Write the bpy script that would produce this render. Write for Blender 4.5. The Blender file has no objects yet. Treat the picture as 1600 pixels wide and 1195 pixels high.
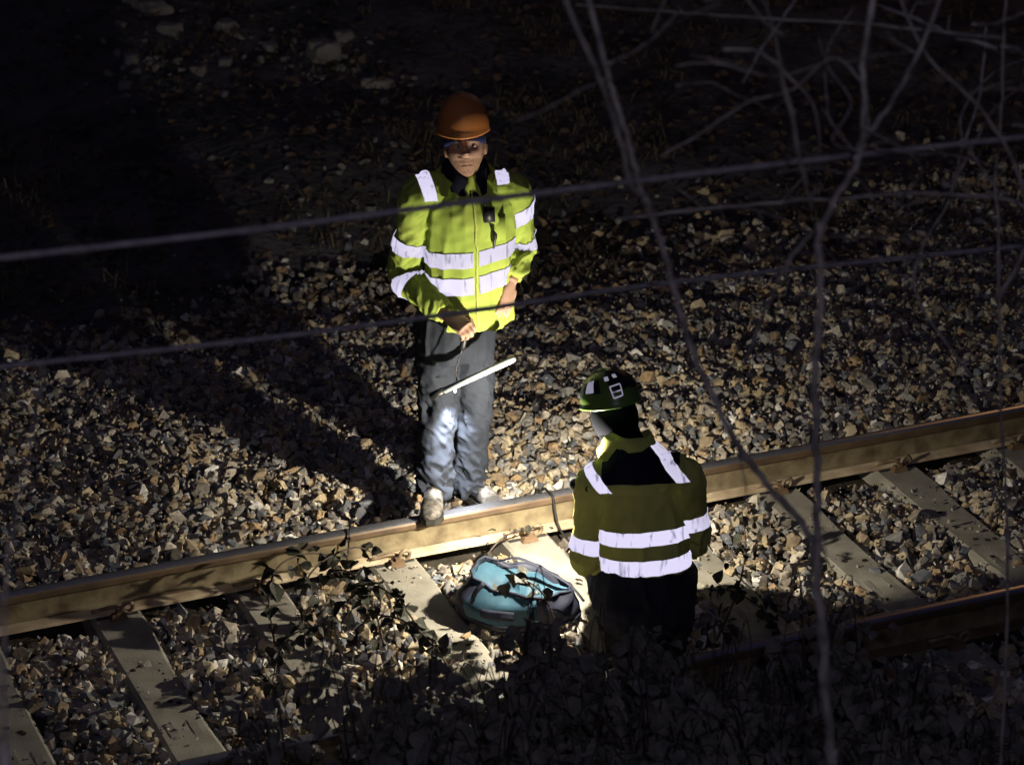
import bpy, bmesh, math, random
import numpy as np
from mathutils import Vector, Matrix, noise

random.seed(7)
RNG = np.random.default_rng(7)
S = bpy.context.scene
COL = S.collection
R = math.radians

# ------------------------------------------------------------------ camera
YAW, PITCH, FPX = 0.3925, 0.4188, 4443.96
CAM = Vector((-2.4026, -10.0212, 5.5441))
FW = Vector((math.sin(YAW) * math.cos(PITCH), math.cos(YAW) * math.cos(PITCH), -math.sin(PITCH)))
RT = Vector((math.cos(YAW), -math.sin(YAW), 0))
UPV = RT.cross(FW)
cd = bpy.data.cameras.new("camera")
cd.sensor_width = 36
cd.lens = FPX / 1600 * 36
cd.clip_start = 0.1
cd.clip_end = 400
cd.dof.use_dof = True
cd.dof.focus_distance = 11.7
cd.dof.aperture_fstop = 3.4
cam = bpy.data.objects.new("camera", cd)
COL.objects.link(cam)
cam.matrix_world = Matrix(((RT.x, UPV.x, -FW.x, CAM.x), (RT.y, UPV.y, -FW.y, CAM.y), (RT.z, UPV.z, -FW.z, CAM.z), (0, 0, 0, 1)))
S.camera = cam

# ------------------------------------------------------------------ night sky
W = bpy.data.worlds.new("World")
S.world = W
W.use_nodes = True
nt = W.node_tree
bg = nt.nodes["Background"]
sky = nt.nodes.new("ShaderNodeTexSky")
sky.sky_type = 'NISHITA'
sky.sun_disc = False
sky.sun_elevation = R(-4)
sky.sun_rotation = R(200)
sky_fill = nt.nodes.new("ShaderNodeVectorMath"); sky_fill.operation = 'ADD'
sky_fill.inputs[1].default_value = (.050, .048, .135)          # even bluish fill added to the sky to lift the blacks
nt.links.new(sky.outputs[0], sky_fill.inputs[0])
nt.links.new(sky_fill.outputs[0], bg.inputs[0])
bg.inputs[1].default_value = 0.12

# ------------------------------------------------------------------ lamps
def add_light(name, kind, loc, power, col, size=0.05, **kw):
    d = bpy.data.lights.new(name, kind)
    d.energy = power
    d.color = col
    d.shadow_soft_size = size
    for k, v in kw.items():
        setattr(d, k, v)
    o = bpy.data.objects.new(name, d)
    COL.objects.link(o)
    o.location = loc
    return o
# lamp on the bridge beside the photographer, its cool light on branches, cables and reflective tape
add_light("bridge_lamp_light", 'POINT', CAM + RT * .25 + Vector((0, 0, 0.35)) - FW * .2, 185, (0.80, 0.75, 1.0), 0.12)
# warm lamp far along the line, glinting on the polished rail
add_light("distant_lamp_light", 'POINT', (11.35, 10.72, 5.85), 60, (1.0, 0.5, 0.2), 0.35)

S.view_settings.view_transform = 'Standard'
S.view_settings.look = 'None'
S.view_settings.exposure = 0
S.view_settings.gamma = 1
S.cycles.use_denoising = True
S.cycles.max_bounces = 6
S.cycles.diffuse_bounces = 3
S.cycles.glossy_bounces = 3
S.cycles.transmission_bounces = 3
S.cycles.sample_clamp_indirect = 3.0
S.cycles.use_adaptive_sampling = False
S.cycles.light_sampling_threshold = 0.0

# ------------------------------------------------------------------ helpers
def ray(u, v):
    return FW + RT * ((u - 800) / FPX) - UPV * ((v - 597.5) / FPX)
def at_y(u, v, y):
    d = ray(u, v)
    return CAM + d * ((y - CAM.y) / d.y)
def at_z(u, v, z):
    d = ray(u, v)
    return CAM + d * ((z - CAM.z) / d.z)

def tag(o, label=None, cat=None, group=None, kind=None):
    if label: o['label'] = label
    if cat: o['category'] = cat
    if group: o['group'] = group
    if kind: o['kind'] = kind
    return o
def empty(name, loc, rz=0):
    o = bpy.data.objects.new(name, None)
    COL.objects.link(o)
    o.location = loc
    o.rotation_euler = (0, 0, rz)
    o.empty_display_size = 0.1
    return o
def link(name, me, parent=None, mats=()):
    for m in mats:
        me.materials.append(m)
    o = bpy.data.objects.new(name, me)
    COL.objects.link(o)
    if parent:
        o.parent = parent
    return o
def mesh_from(verts, faces, smooth=True):
    me = bpy.data.meshes.new("m")
    me.from_pydata([tuple(v) for v in verts], [], [tuple(f) for f in faces])
    if smooth:
        me.polygons.foreach_set("use_smooth", [True] * len(me.polygons))
    me.update()
    return me
def mesh_fast(co, faces_flat, n_per, smooth=False):
    me = bpy.data.meshes.new("m")
    nf = len(faces_flat) // n_per
    me.vertices.add(len(co))
    me.vertices.foreach_set("co", np.asarray(co, np.float32).ravel())
    me.loops.add(len(faces_flat))
    me.loops.foreach_set("vertex_index", np.asarray(faces_flat, np.int32))
    me.polygons.add(nf)
    me.polygons.foreach_set("loop_start", np.arange(nf, dtype=np.int32) * n_per)
    me.polygons.foreach_set("loop_total", np.full(nf, n_per, np.int32))
    me.polygons.foreach_set("use_smooth", np.full(nf, smooth))
    me.update(calc_edges=True)
    return me

class MB:
    """collects simple shapes of one piece"""
    def __init__(s):
        s.v = []; s.f = []
    def box(s, c, d, rot=None, taper=1.0):
        c = Vector(c); n = len(s.v)
        for z in (-1, 1):
            k = taper if z > 0 else 1.0
            for x, y in ((-1, -1), (1, -1), (1, 1), (-1, 1)):
                p = Vector((x * d[0] / 2 * k, y * d[1] / 2 * k, z * d[2] / 2))
                if rot: p = rot @ p
                s.v.append(c + p)
        s.f += [(n, n+3, n+2, n+1), (n+4, n+5, n+6, n+7)]
        for i in range(4):
            j = (i + 1) % 4
            s.f.append((n+i, n+j, n+4+j, n+4+i))
        return s
    def tube(s, pts, rad, seg=8, side=None, sub=0, cap=True, twist=None):
        """pts: points; rad: list of r or (a,b) half widths; side: direction of a"""
        pts = [Vector(p) for p in pts]
        rad = [(r, r) if not isinstance(r, (tuple, list)) else r for r in (rad if isinstance(rad, list) else [rad] * len(pts))]
        if sub:
            P = []; Q = []
            n = len(pts)
            for i in range(n - 1):
                p0, p1, p2, p3 = pts[max(i-1, 0)], pts[i], pts[i+1], pts[min(i+2, n-1)]
                for k in range(sub):
                    t = k / sub
                    P.append(0.5 * ((2*p1) + (p2-p0)*t + (2*p0-5*p1+4*p2-p3)*t*t + (3*p1-p0-3*p2+p3)*t**3))
                    tt = t * t * (3 - 2 * t)
                    Q.append((rad[i][0]*(1-tt)+rad[i+1][0]*tt, rad[i][1]*(1-tt)+rad[i+1][1]*tt))
            P.append(pts[-1]); Q.append(rad[-1])
            pts, rad = P, Q
        n0 = len(s.v)
        prev = Vector(side) if side is not None else None
        for i, p in enumerate(pts):
            t = (pts[min(i+1, len(pts)-1)] - pts[max(i-1, 0)])
            t = t.normalized() if t.length > 1e-9 else Vector((0, 0, 1))
            if prev is None:
                prev = Vector((1, 0, 0)) if abs(t.x) < 0.8 else Vector((0, 1, 0))
            a = (prev - t * prev.dot(t)).normalized()
            b = t.cross(a)
            prev = a if side is None else Vector(side)
            for k in range(seg):
                th = 2 * math.pi * k / seg
                rr = 1.0
                if twist:
                    rr = 1 + twist[0] * math.cos(3 * (th - i * twist[1]))
                s.v.append(p + a * (rad[i][0] * rr * math.cos(th)) + b * (rad[i][1] * rr * math.sin(th)))
        m = len(pts)
        for i in range(m - 1):
            for k in range(seg):
                k2 = (k + 1) % seg
                s.f.append((n0+i*seg+k, n0+i*seg+k2, n0+(i+1)*seg+k2, n0+(i+1)*seg+k))
        if cap:
            for e, rev in ((0, True), (m - 1, False)):
                c = len(s.v)
                s.v.append(pts[e].copy())
                for k in range(seg):
                    k2 = (k + 1) % seg
                    f = (c, n0+e*seg+k, n0+e*seg+k2)
                    s.f.append(f[::-1] if rev else f)
        return s
    def ball(s, c, r, nu=12, nv=8, fn=None, rot=None):
        c = Vector(c); r = (r, r, r) if not isinstance(r, (tuple, list)) else r
        n0 = len(s.v)
        for j in range(nv + 1):
            ph = math.pi * j / nv
            for i in range(nu):
                th = 2 * math.pi * i / nu
                d = Vector((math.sin(ph)*math.cos(th), math.sin(ph)*math.sin(th), math.cos(ph)))
                p = Vector((d.x*r[0], d.y*r[1], d.z*r[2]))
                if fn: p = fn(p, d)
                if rot: p = rot @ p
                s.v.append(c + p)
        for j in range(nv):
            for i in range(nu):
                i2 = (i + 1) % nu
                s.f.append((n0+j*nu+i, n0+(j+1)*nu+i, n0+(j+1)*nu+i2, n0+j*nu+i2))
        return s
    def mesh(s, smooth=True):
        me = mesh_from(s.v, s.f, smooth)
        bm = bmesh.new(); bm.from_mesh(me)
        bmesh.ops.remove_doubles(bm, verts=bm.verts, dist=1e-6)
        bmesh.ops.recalc_face_normals(bm, faces=bm.faces)
        bm.to_mesh(me); bm.free()
        return me
    def build(s, name, mat, parent=None, smooth=True):
        return link(name, s.mesh(smooth), parent, (mat,) if not isinstance(mat, (list, tuple)) else mat)

def remeshed(me, voxel, smooth=4):
    o = bpy.data.objects.new("tmp", me)
    COL.objects.link(o)
    r = o.modifiers.new("r", 'REMESH'); r.mode = 'VOXEL'; r.voxel_size = voxel
    if smooth:
        q = o.modifiers.new("s", 'SMOOTH'); q.factor = 0.5; q.iterations = smooth
    dg = bpy.context.evaluated_depsgraph_get()
    out = bpy.data.meshes.new_from_object(o.evaluated_get(dg))
    bpy.data.objects.remove(o)
    bpy.data.meshes.remove(me)
    out.polygons.foreach_set("use_smooth", [True] * len(out.polygons))
    return out
def arrays(me):
    n = len(me.vertices)
    co = np.empty(n * 3, np.float32); me.vertices.foreach_get("co", co)
    no = np.empty(n * 3, np.float32); me.vertices.foreach_get("normal", no)
    return co.reshape(-1, 3).astype(float), no.reshape(-1, 3).astype(float)
def set_co(me, co):
    me.vertices.foreach_set("co", np.asarray(co, np.float32).ravel()); me.update()
def limb_coord(co, pts, rads):
    """distance / radius, arc length and unit radial of the nearest place on a polyline"""
    pts = np.array([tuple(p) for p in pts]); best = np.full(len(co), 1e9); s_ = np.zeros(len(co)); acc = 0
    rv = np.zeros_like(co)
    for i in range(len(pts) - 1):
        a, b = pts[i], pts[i+1]; ab = b - a; L = np.linalg.norm(ab)
        t = np.clip(((co - a) @ ab) / (L * L), 0, 1)
        d = co - (a + t[:, None] * ab)
        r = rads[i] * (1 - t) + rads[i+1] * t
        q = np.linalg.norm(d, axis=1) / r
        m = q < best
        best[m] = q[m]; s_[m] = acc + t[m] * L; rv[m] = d[m]
        acc += L
    return best, s_, rv
def nz(co, sc, seed=0.0):
    sc = np.array(sc, float) if not np.isscalar(sc) else np.array([sc] * 3, float)
    q = co * sc + seed * 17.3
    return np.array([noise.noise((a, b, c)) for a, b, c in q])
def clip_patch(me, fields, off=0.003, co=None, no=None):
    """the part of a cloth mesh where every field is >= 0, lifted off along the normals"""
    if co is None: co, no = arrays(me)
    F = np.array(fields)
    ok = F.max(axis=1)
    if (ok < 0).any(): return None
    V = []; FC = []; cache = {}
    nf = len(me.polygons); tot = np.empty(nf, np.int32); me.polygons.foreach_get("loop_total", tot)
    vi = np.empty(len(me.loops), np.int32); me.loops.foreach_get("vertex_index", vi)
    st = np.empty(nf, np.int32); me.polygons.foreach_get("loop_start", st)
    quads = tot == 4
    idx = vi[st[quads][:, None] + np.arange(4)]
    keep = (F[:, idx].max(axis=2) >= 0).all(axis=0)
    P = co + no * off
    for q in idx[keep]:
        for tri in ((q[0], q[1], q[2]), (q[0], q[2], q[3])):
            poly = [(P[i], F[:, i]) for i in tri]
            for k in range(len(F)):
                out = []
                for a in range(len(poly)):
                    p, fp = poly[a]; r, fr = poly[(a + 1) % len(poly)]
                    if fp[k] >= 0: out.append((p, fp))
                    if (fp[k] >= 0) != (fr[k] >= 0):
                        t = fp[k] / (fp[k] - fr[k])
                        out.append((p + (r - p) * t, fp + (fr - fp) * t))
                poly = out
                if len(poly) < 3: break
            if len(poly) >= 3:
                ids = []
                for p, _ in poly:
                    key = (round(p[0], 5), round(p[1], 5), round(p[2], 5))
                    if key not in cache:
                        cache[key] = len(V); V.append(key)
                    if not ids or ids[-1] != cache[key]: ids.append(cache[key])
                if ids[0] == ids[-1]: ids.pop()
                if len(ids) >= 3: FC.append(ids)
    return mesh_from(V, FC) if FC else None

# ------------------------------------------------------------------ materials
def mat(name, c1, c2=None, rough=0.8, metal=0.0, scale=20.0, bump=0.0, bscale=None, detail=4, spec=0.3, dist=0.01, ramp=(0.35, 0.65), coat=0.0):
    m = bpy.data.materials.new(name); m.use_nodes = True
    n = m.node_tree.nodes; L = m.node_tree.links; b = n["Principled BSDF"]
    b.inputs["Roughness"].default_value = rough
    b.inputs["Metallic"].default_value = metal
    b.inputs["Specular IOR Level"].default_value = spec
    b.inputs["Coat Weight"].default_value = coat
    tc = n.new("ShaderNodeTexCoord")
    c2 = c2 or tuple(x * 0.75 for x in c1)
    t = n.new("ShaderNodeTexNoise"); t.inputs["Scale"].default_value = scale; t.inputs["Detail"].default_value = detail
    L.new(tc.outputs["Object"], t.inputs["Vector"])
    r = n.new("ShaderNodeValToRGB")
    r.color_ramp.elements[0].position = ramp[0]; r.color_ramp.elements[0].color = (*c1, 1)
    r.color_ramp.elements[1].position = ramp[1]; r.color_ramp.elements[1].color = (*c2, 1)
    L.new(t.outputs["Fac"], r.inputs["Fac"]); L.new(r.outputs["Color"], b.inputs["Base Color"])
    if bump:
        t2 = n.new("ShaderNodeTexNoise"); t2.inputs["Scale"].default_value = bscale or scale * 3; t2.inputs["Detail"].default_value = 6
        L.new(tc.outputs["Object"], t2.inputs["Vector"])
        bp = n.new("ShaderNodeBump"); bp.inputs["Strength"].default_value = bump; bp.inputs["Distance"].default_value = dist
        L.new(t2.outputs["Fac"], bp.inputs["Height"]); L.new(bp.outputs["Normal"], b.inputs["Normal"])
    return m
def stone_mat(name):
    m = bpy.data.materials.new(name); m.use_nodes = True
    n = m.node_tree.nodes; L = m.node_tree.links; b = n["Principled BSDF"]
    b.inputs["Roughness"].default_value = 0.75; b.inputs["Specular IOR Level"].default_value = 0.35
    at = n.new("ShaderNodeAttribute"); at.attribute_name = "tone"
    r = n.new("ShaderNodeValToRGB"); cr = r.color_ramp; cr.interpolation = 'CONSTANT'
    cols = [(0.0, (.10, .10, .11)), (.10, (.24, .22, .20)), (.20, (.15, .13, .11)), (.29, (.38, .33, .26)), (.40, (.30, .23, .15)),
            (.50, (.36, .25, .14)), (.56, (.30, .29, .27)), (.66, (.52, .43, .29)), (.75, (.17, .18, .20)), (.83, (.58, .52, .42)), (.91, (.46, .37, .23)), (.96, (.75, .72, .66))]
    cr.elements[0].position = 0; cr.elements[0].color = (*cols[0][1], 1)
    cr.elements[1].position = cols[1][0]; cr.elements[1].color = (*cols[1][1], 1)
    for p, c in cols[2:]:
        e = cr.elements.new(p); e.color = (*c, 1)
    L.new(at.outputs["Fac"], r.inputs["Fac"])
    tc = n.new("ShaderNodeTexCoord"); t = n.new("ShaderNodeTexNoise"); t.inputs["Scale"].default_value = 55; t.inputs["Detail"].default_value = 5
    L.new(tc.outputs["Object"], t.inputs["Vector"])
    mr = n.new("ShaderNodeMapRange"); mr.inputs[1].default_value = 0.3; mr.inputs[2].default_value = 0.7; mr.inputs[3].default_value = 0.7; mr.inputs[4].default_value = 1.3
    L.new(t.outputs["Fac"], mr.inputs[0])
    mx = n.new("ShaderNodeVectorMath"); mx.operation = 'SCALE'
    L.new(r.outputs["Color"], mx.inputs[0]); L.new(mr.outputs[0], mx.inputs["Scale"]); L.new(mx.outputs[0], b.inputs["Base Color"])
    bp = n.new("ShaderNodeBump"); bp.inputs["Strength"].default_value = 0.5; bp.inputs["Distance"].default_value = 0.004
    L.new(t.outputs["Fac"], bp.inputs["Height"]); L.new(bp.outputs["Normal"], b.inputs["Normal"])
    return m
def retro_mat(name, gain=0.5):
    """glass-bead tape: grey cloth that also sends light back towards where it came from"""
    m = bpy.data.materials.new(name); m.use_nodes = True
    n = m.node_tree.nodes; L = m.node_tree.links; b = n["Principled BSDF"]
    b.inputs["Base Color"].default_value = (.62, .62, .66, 1); b.inputs["Roughness"].default_value = 0.55
    tc = n.new("ShaderNodeTexCoord"); t = n.new("ShaderNodeTexNoise"); t.inputs["Scale"].default_value = 9; t.inputs["Detail"].default_value = 6; t.inputs["Distortion"].default_value = 0.4
    mp = n.new("ShaderNodeMapping"); mp.inputs["Scale"].default_value = (5, 5, .7); mp.inputs["Rotation"].default_value = (0, .25, 0)
    L.new(tc.outputs["Object"], mp.inputs["Vector"]); L.new(mp.outputs[0], t.inputs["Vector"])
    r = n.new("ShaderNodeValToRGB"); r.color_ramp.elements[0].position = .32; r.color_ramp.elements[0].color = (.34, .36, .40, 1)
    r.color_ramp.elements[1].position = .44; r.color_ramp.elements[1].color = (1, 1, 1, 1)
    L.new(t.outputs["Fac"], r.inputs["Fac"])
    g = n.new("ShaderNodeBsdfGlossy"); g.inputs["Roughness"].default_value = 0.29
    geo = n.new("ShaderNodeNewGeometry"); L.new(geo.outputs["Incoming"], g.inputs["Normal"]); L.new(r.outputs["Color"], g.inputs["Color"])
    mx = n.new("ShaderNodeMixShader"); mx.inputs[0].default_value = gain
    L.new(b.outputs[0], mx.inputs[1]); L.new(g.outputs[0], mx.inputs[2]); L.new(mx.outputs[0], n["Material Output"].inputs[0])
    return m

M_ = {}
M_['stone'] = stone_mat("ballast_stone_mat")
M_['dirt'] = mat("dirt", (.045, .045, .05), (.13, .125, .13), .95, scale=3, bump=.8, bscale=18, dist=.03)
M_['soil'] = mat("soil", (.03, .026, .02), (.06, .05, .035), .95, scale=9, bump=.8, bscale=40, dist=.02)
M_['concrete'] = mat("sleeper_concrete", (.40, .375, .31), (.24, .22, .18), .9, scale=6, bump=.5, bscale=90, dist=.004, detail=8)
M_['rust'] = mat("rusty_rail", (.24, .195, .115), (.10, .07, .04), .8, scale=13, bump=.6, bscale=70, dist=.004, detail=10, ramp=(.38, .7))
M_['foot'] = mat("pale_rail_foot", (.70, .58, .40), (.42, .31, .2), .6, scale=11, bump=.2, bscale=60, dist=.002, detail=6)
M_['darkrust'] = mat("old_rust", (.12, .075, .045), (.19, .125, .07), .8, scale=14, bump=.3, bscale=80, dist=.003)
M_['polish'] = mat("worn_rail_steel", (.45, .45, .49), (.34, .34, .37), .26, .8, scale=3, detail=2)
M_['headside'] = mat("rail_head_side", (.15, .10, .06), (.09, .06, .04), .5, 0.2, scale=10, bump=.2, bscale=50, dist=.002)
M_['clip'] = mat("rail_clip_steel", (.34, .27, .18), (.20, .14, .09), .6, .2, scale=30)
M_['pad'] = mat("rubber_pad", (.03, .03, .03), (.05, .045, .04), .8)
M_['lime'] = mat("hi_vis_lime_cloth", (.50, .60, .12), (.37, .50, .085), .85, scale=4, bump=.18, bscale=140, dist=.002, spec=.15)
M_['olive'] = mat("hi_vis_yellow_cloth", (.74, .76, .22), (.62, .65, .17), .85, scale=4, bump=.18, bscale=140, dist=.002, spec=.15)
M_['navy'] = mat("navy_cloth", (.016, .018, .035), (.010, .012, .026), .9, scale=12, bump=.15, bscale=160, dist=.002, spec=.15)
M_['blackcloth'] = mat("black_balaclava_cloth", (.007, .008, .013), (.005, .006, .01), .95, scale=30, spec=.05)
M_['trouser'] = mat("grey_work_trousers", (.029, .034, .046), (.018, .021, .03), .85, scale=7, bump=.2, bscale=160, dist=.002, spec=.2)
M_['darktrouser'] = mat("dark_work_trousers", (.034, .034, .05), (.022, .022, .034), .85, scale=7, bump=.2, bscale=160, dist=.002, spec=.2)
M_['blueband'] = mat("blue_headband", (.02, .03, .12), (.014, .02, .08), .8, scale=30)
M_['skin'] = mat("skin", (.52, .32, .23), (.45, .26, .18), .55, scale=20, spec=.35)
M_['beard'] = mat("short_brown_beard", (.36, .21, .14), (.26, .15, .10), .8, scale=120, bump=.5, bscale=250, dist=.003)
M_['orange'] = mat("orange_helmet_shell", (.66, .25, .06), (.56, .20, .05), .5, scale=5, spec=.5)
M_['greenshell'] = mat("lime_helmet_shell", (.15, .26, .05), (.11, .20, .04), .32, scale=5, spec=.5)
M_['black'] = mat("black_plastic", (.012, .012, .014), (.02, .02, .022), .45, scale=30, spec=.5)
M_['boot'] = mat("dusty_boot_leather", (.045, .04, .035), (.19, .17, .15), .8, scale=30, bump=.4, bscale=60, dist=.003, ramp=(.4, .62))
M_['sole'] = mat("boot_rubber", (.02, .02, .02), (.04, .036, .03), .8)
M_['tape'] = retro_mat("reflective_tape", .80)
M_['tapew'] = retro_mat("white_reflective_sticker", .25)
M_['wand'] = mat("pale_lamp_tube", (.62, .72, .68), (.55, .64, .62), .35, scale=12, spec=.5)
M_['bag'] = mat("light_blue_bag_cloth", (.050, .120, .170), (.028, .072, .110), .6, scale=9, bump=.3, bscale=50, dist=.003)
M_['bagdark'] = mat("black_bag_cloth", (.015, .017, .03), (.025, .028, .05), .6, scale=12, bump=.3, bscale=80, dist=.003)
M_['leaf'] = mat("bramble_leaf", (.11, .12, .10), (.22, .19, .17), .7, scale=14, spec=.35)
M_['shadeleaf'] = mat("shaded_bramble_leaf", (.030, .036, .024), (.05, .045, .035), .6, scale=14, spec=.3)  # bramble leaf with its backlit silhouette shade put into the colour
M_['dryleaf'] = mat("dry_leaf", (.15, .105, .075), (.09, .065, .05), .8, scale=18)
M_['bark'] = mat("smooth_grey_bark", (.46, .42, .38), (.20, .18, .17), .85, scale=18, bump=.5, bscale=60, dist=.004)
M_['stem'] = mat("bramble_stem", (.05, .035, .035), (.08, .06, .05), .7, scale=20)
M_['cable'] = mat("twisted_steel_cable", (.34, .32, .34), (.22, .2, .22), .7, .0, scale=40, bump=.3, bscale=150, dist=.002)
M_['wire'] = mat("black_wire", (.012, .011, .012), (.02, .02, .02), .6)
M_['pale'] = mat("pale_concrete_lump", (.30, .29, .27), (.18, .17, .16), .95, scale=5, bump=.8, bscale=14, dist=.02)
M_['grass'] = mat("dead_grass", (.20, .17, .11), (.11, .09, .06), .9, scale=4)
M_['eye'] = mat("eye_white", (.55, .52, .48), (.5, .47, .44), .3)
M_['iris'] = mat("iris_dark", (.03, .022, .015), (.02, .015, .01), .2)
M_['hair'] = mat("brown_hair", (.06, .035, .02), (.04, .025, .015), .9, scale=120)
def glow_mat(name, col, s):
    m = bpy.data.materials.new(name); m.use_nodes = True
    b = m.node_tree.nodes["Principled BSDF"]
    b.inputs["Emission Color"].default_value = (*col, 1); b.inputs["Emission Strength"].default_value = s
    return m
M_['lens'] = glow_mat("lit_lamp_lens", (1, .97, .9), 9)

# ------------------------------------------------------------------ terrain
def gz(x, y):
    """height of the bare ground"""
    z = -0.10
    if y > 1.5:
        z -= 0.22 * min(1, (y - 1.5) / 1.9) ** 1.3
    if y > 4.0:
        z += 0.10 * (y - 4.0)
        if y > 9: z += 0.35 * (y - 9)
    if y < -2.05:
        z -= 0.12 * min(1, (-2.05 - y) / .6)
        if y < -2.7: z += 0.62 * (-2.7 - y)
    w = 1 if (y > 3.4 or y < -2.6) else 0.15
    z += w * (0.14 * noise.noise((x * .55, y * .55, 3.1)) + 0.05 * noise.noise((x * 2.1, y * 2.1, 7.7)))
    return z
def ground_sheet():
    xs = np.concatenate([np.linspace(-60, -6, 14), np.arange(-5.6, 14, .16), np.linspace(14.5, 70, 16)])
    ys = np.concatenate([np.linspace(-30, -7.5, 10), np.arange(-7.2, 14, .16), np.linspace(14.5, 90, 18)])
    V = [(x, y, gz(x, y)) for y in ys for x in xs]
    nx = len(xs); F = []
    for j in range(len(ys) - 1):
        for i in range(nx - 1):
            a = j * nx + i
            F += [a, a + 1, a + 1 + nx, a + nx]
    me = mesh_fast(V, F, 4, True)
    o = link("ground", me, None, (M_['dirt'],)); tag(o, kind='structure')
ground_sheet()

# ------------------------------------------------------------------ sleepers and rails
RAIL_Y = {'far': 0.036, 'near': -1.471}
SL = 0.6
sleeper_x = [SL * i for i in range(-2, 9)]
def sleeper_mesh():
    # half profile stations along y; top width, bottom width, top height
    st = [(-1.27, .205, .25, 0.0), (-.95, .205, .25, 0.0), (-.50, .205, .25, 0.0), (-.28, .195, .24, -.012), (0, .19, .235, -.012), (.28, .195, .24, -.012), (.50, .205, .25, 0.0), (.95, .205, .25, 0.0), (1.27, .205, .25, 0.0)]
    V = []; F = []
    for y, wt, wb, zt in st:
        b = .012
        V += [(-wb/2, y, -.2), (-wt/2 - .003, y, zt - b), (-wt/2 + b, y, zt), (wt/2 - b, y, zt), (wt/2 + .003, y, zt - b), (wb/2, y, -.2)]
    for i in range(len(st) - 1):
        for k in range(6):
            a = i * 6 + k; c = i * 6 + (k + 1) % 6
            F.append((a, c, c + 6, a + 6))
    F += [tuple(range(5, -1, -1)), tuple(range(len(V) - 6, len(V)))]
    me = mesh_from(V, F, False)
    return me
def clip_mesh(side):
    """a sprung rail clip: one bent bar ending in a curl"""
    pts = []
    s = side
    pts.append((-.10, s * .055, .030))
    pts.append((-.045, s * .060, .036))
    pts.append((-.005, s * .066, .040))
    for k in range(11):
        a = -1.5 + k * 0.56
        pts.append((.040 + .025 * math.cos(a), s * (.082 + .012 * math.sin(a * .5)), .036 + .025 * math.sin(a)))
    mb = MB().tube(pts, .0085, 7, sub=2)
    return mb.mesh()
sl_me = sleeper_mesh(); sl_me.materials.append(M_['concrete'])
bolt = MB()
bolt.tube([(0, 0, 0), (0, 0, .012)], .017, 6); bolt.tube([(0, 0, .012), (0, 0, .022)], .010, 8)
bolt_me = bolt.mesh(False); bolt_me.materials.append(M_['darkrust'])
sho = MB()
sho.box((0, 0, .016), (.075, .035, .026), taper=.7); sho.box((0, .0, .03), (.022, .03, .018), taper=.8)
sho_me = sho.mesh(False); sho_me.materials.append(M_['darkrust'])
pad_me = MB().box((0, 0, .003), (.17, .17, .006)).mesh(False); pad_me.materials.append(M_['pad'])
clip_a = clip_mesh(-1); clip_a.materials.append(M_['clip'])
clip_b = clip_mesh(1); clip_b.materials.append(M_['clip'])
rec = MB()
for xx in (-.045, .045):
    rec.box((xx, 0, .0015), (.03, .17, .003))
rec_me = rec.mesh(False); rec_me.materials.append(mat("cast_mark", (.30, .28, .235), (.24, .225, .19), .95, scale=20))
hole_me = MB().tube([(0, 0, 0), (0, 0, .0025)], .012, 8).mesh(False); hole_me.materials.append(M_['soil'])
SL_LABEL = {-1: "concrete sleeper in the bottom left corner, mostly in the dark",
            0: "concrete sleeper at lower left with dark grit and two sunk marks on its face",
            1: "concrete sleeper under the leafy bramble, second clear clip from the left",
            2: "concrete sleeper left of the blue bag, brightly lit and rough topped",
            3: "concrete sleeper just behind the blue bag", 4: "concrete sleeper just to the right of the kneeling worker",
            5: "concrete sleeper crossed by the blurred tree trunk", 6: "concrete sleeper right of the tree trunk running to the right edge",
            7: "concrete sleeper whose tip shows at the far right edge", 8: "farthest concrete sleeper, beyond the right edge of the photo"}
for i, x in enumerate(sleeper_x):
    k = round(x / SL)
    yaw = random.uniform(-.012, .012)
    root = empty("concrete_sleeper", (x, -.7175, -.006), yaw)
    tag(root, SL_LABEL.get(k, "concrete sleeper outside the lit part of the track"), "sleeper", "concrete sleepers under the rails")
    o = link("sleeper_body", sl_me if i == 0 else sl_me, root)
    for ry in (.7535, -.7535):
        o = link("rubber_pad", pad_me, root); o.location = (0, ry, 0)
        for sd, cm in ((-1, clip_a), (1, clip_b)):
            o = link("rail_clip", cm, root); o.location = (0, ry, 0)
            o = link("clip_shoulder", sho_me, root); o.location = (0, ry + sd * .103, 0)
    o = link("cast_mark", rec_me, root); o.location = (0, -.28, -.0125)
    for (hx, hy) in ((-.05, .22), (.03, -.06), (.05, -.04), (-.02, -.02)):
        o = link("hole", hole_me, root); o.location = (hx + random.uniform(-.02, .02), hy + random.uniform(-.03, .03), -.0125)

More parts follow.
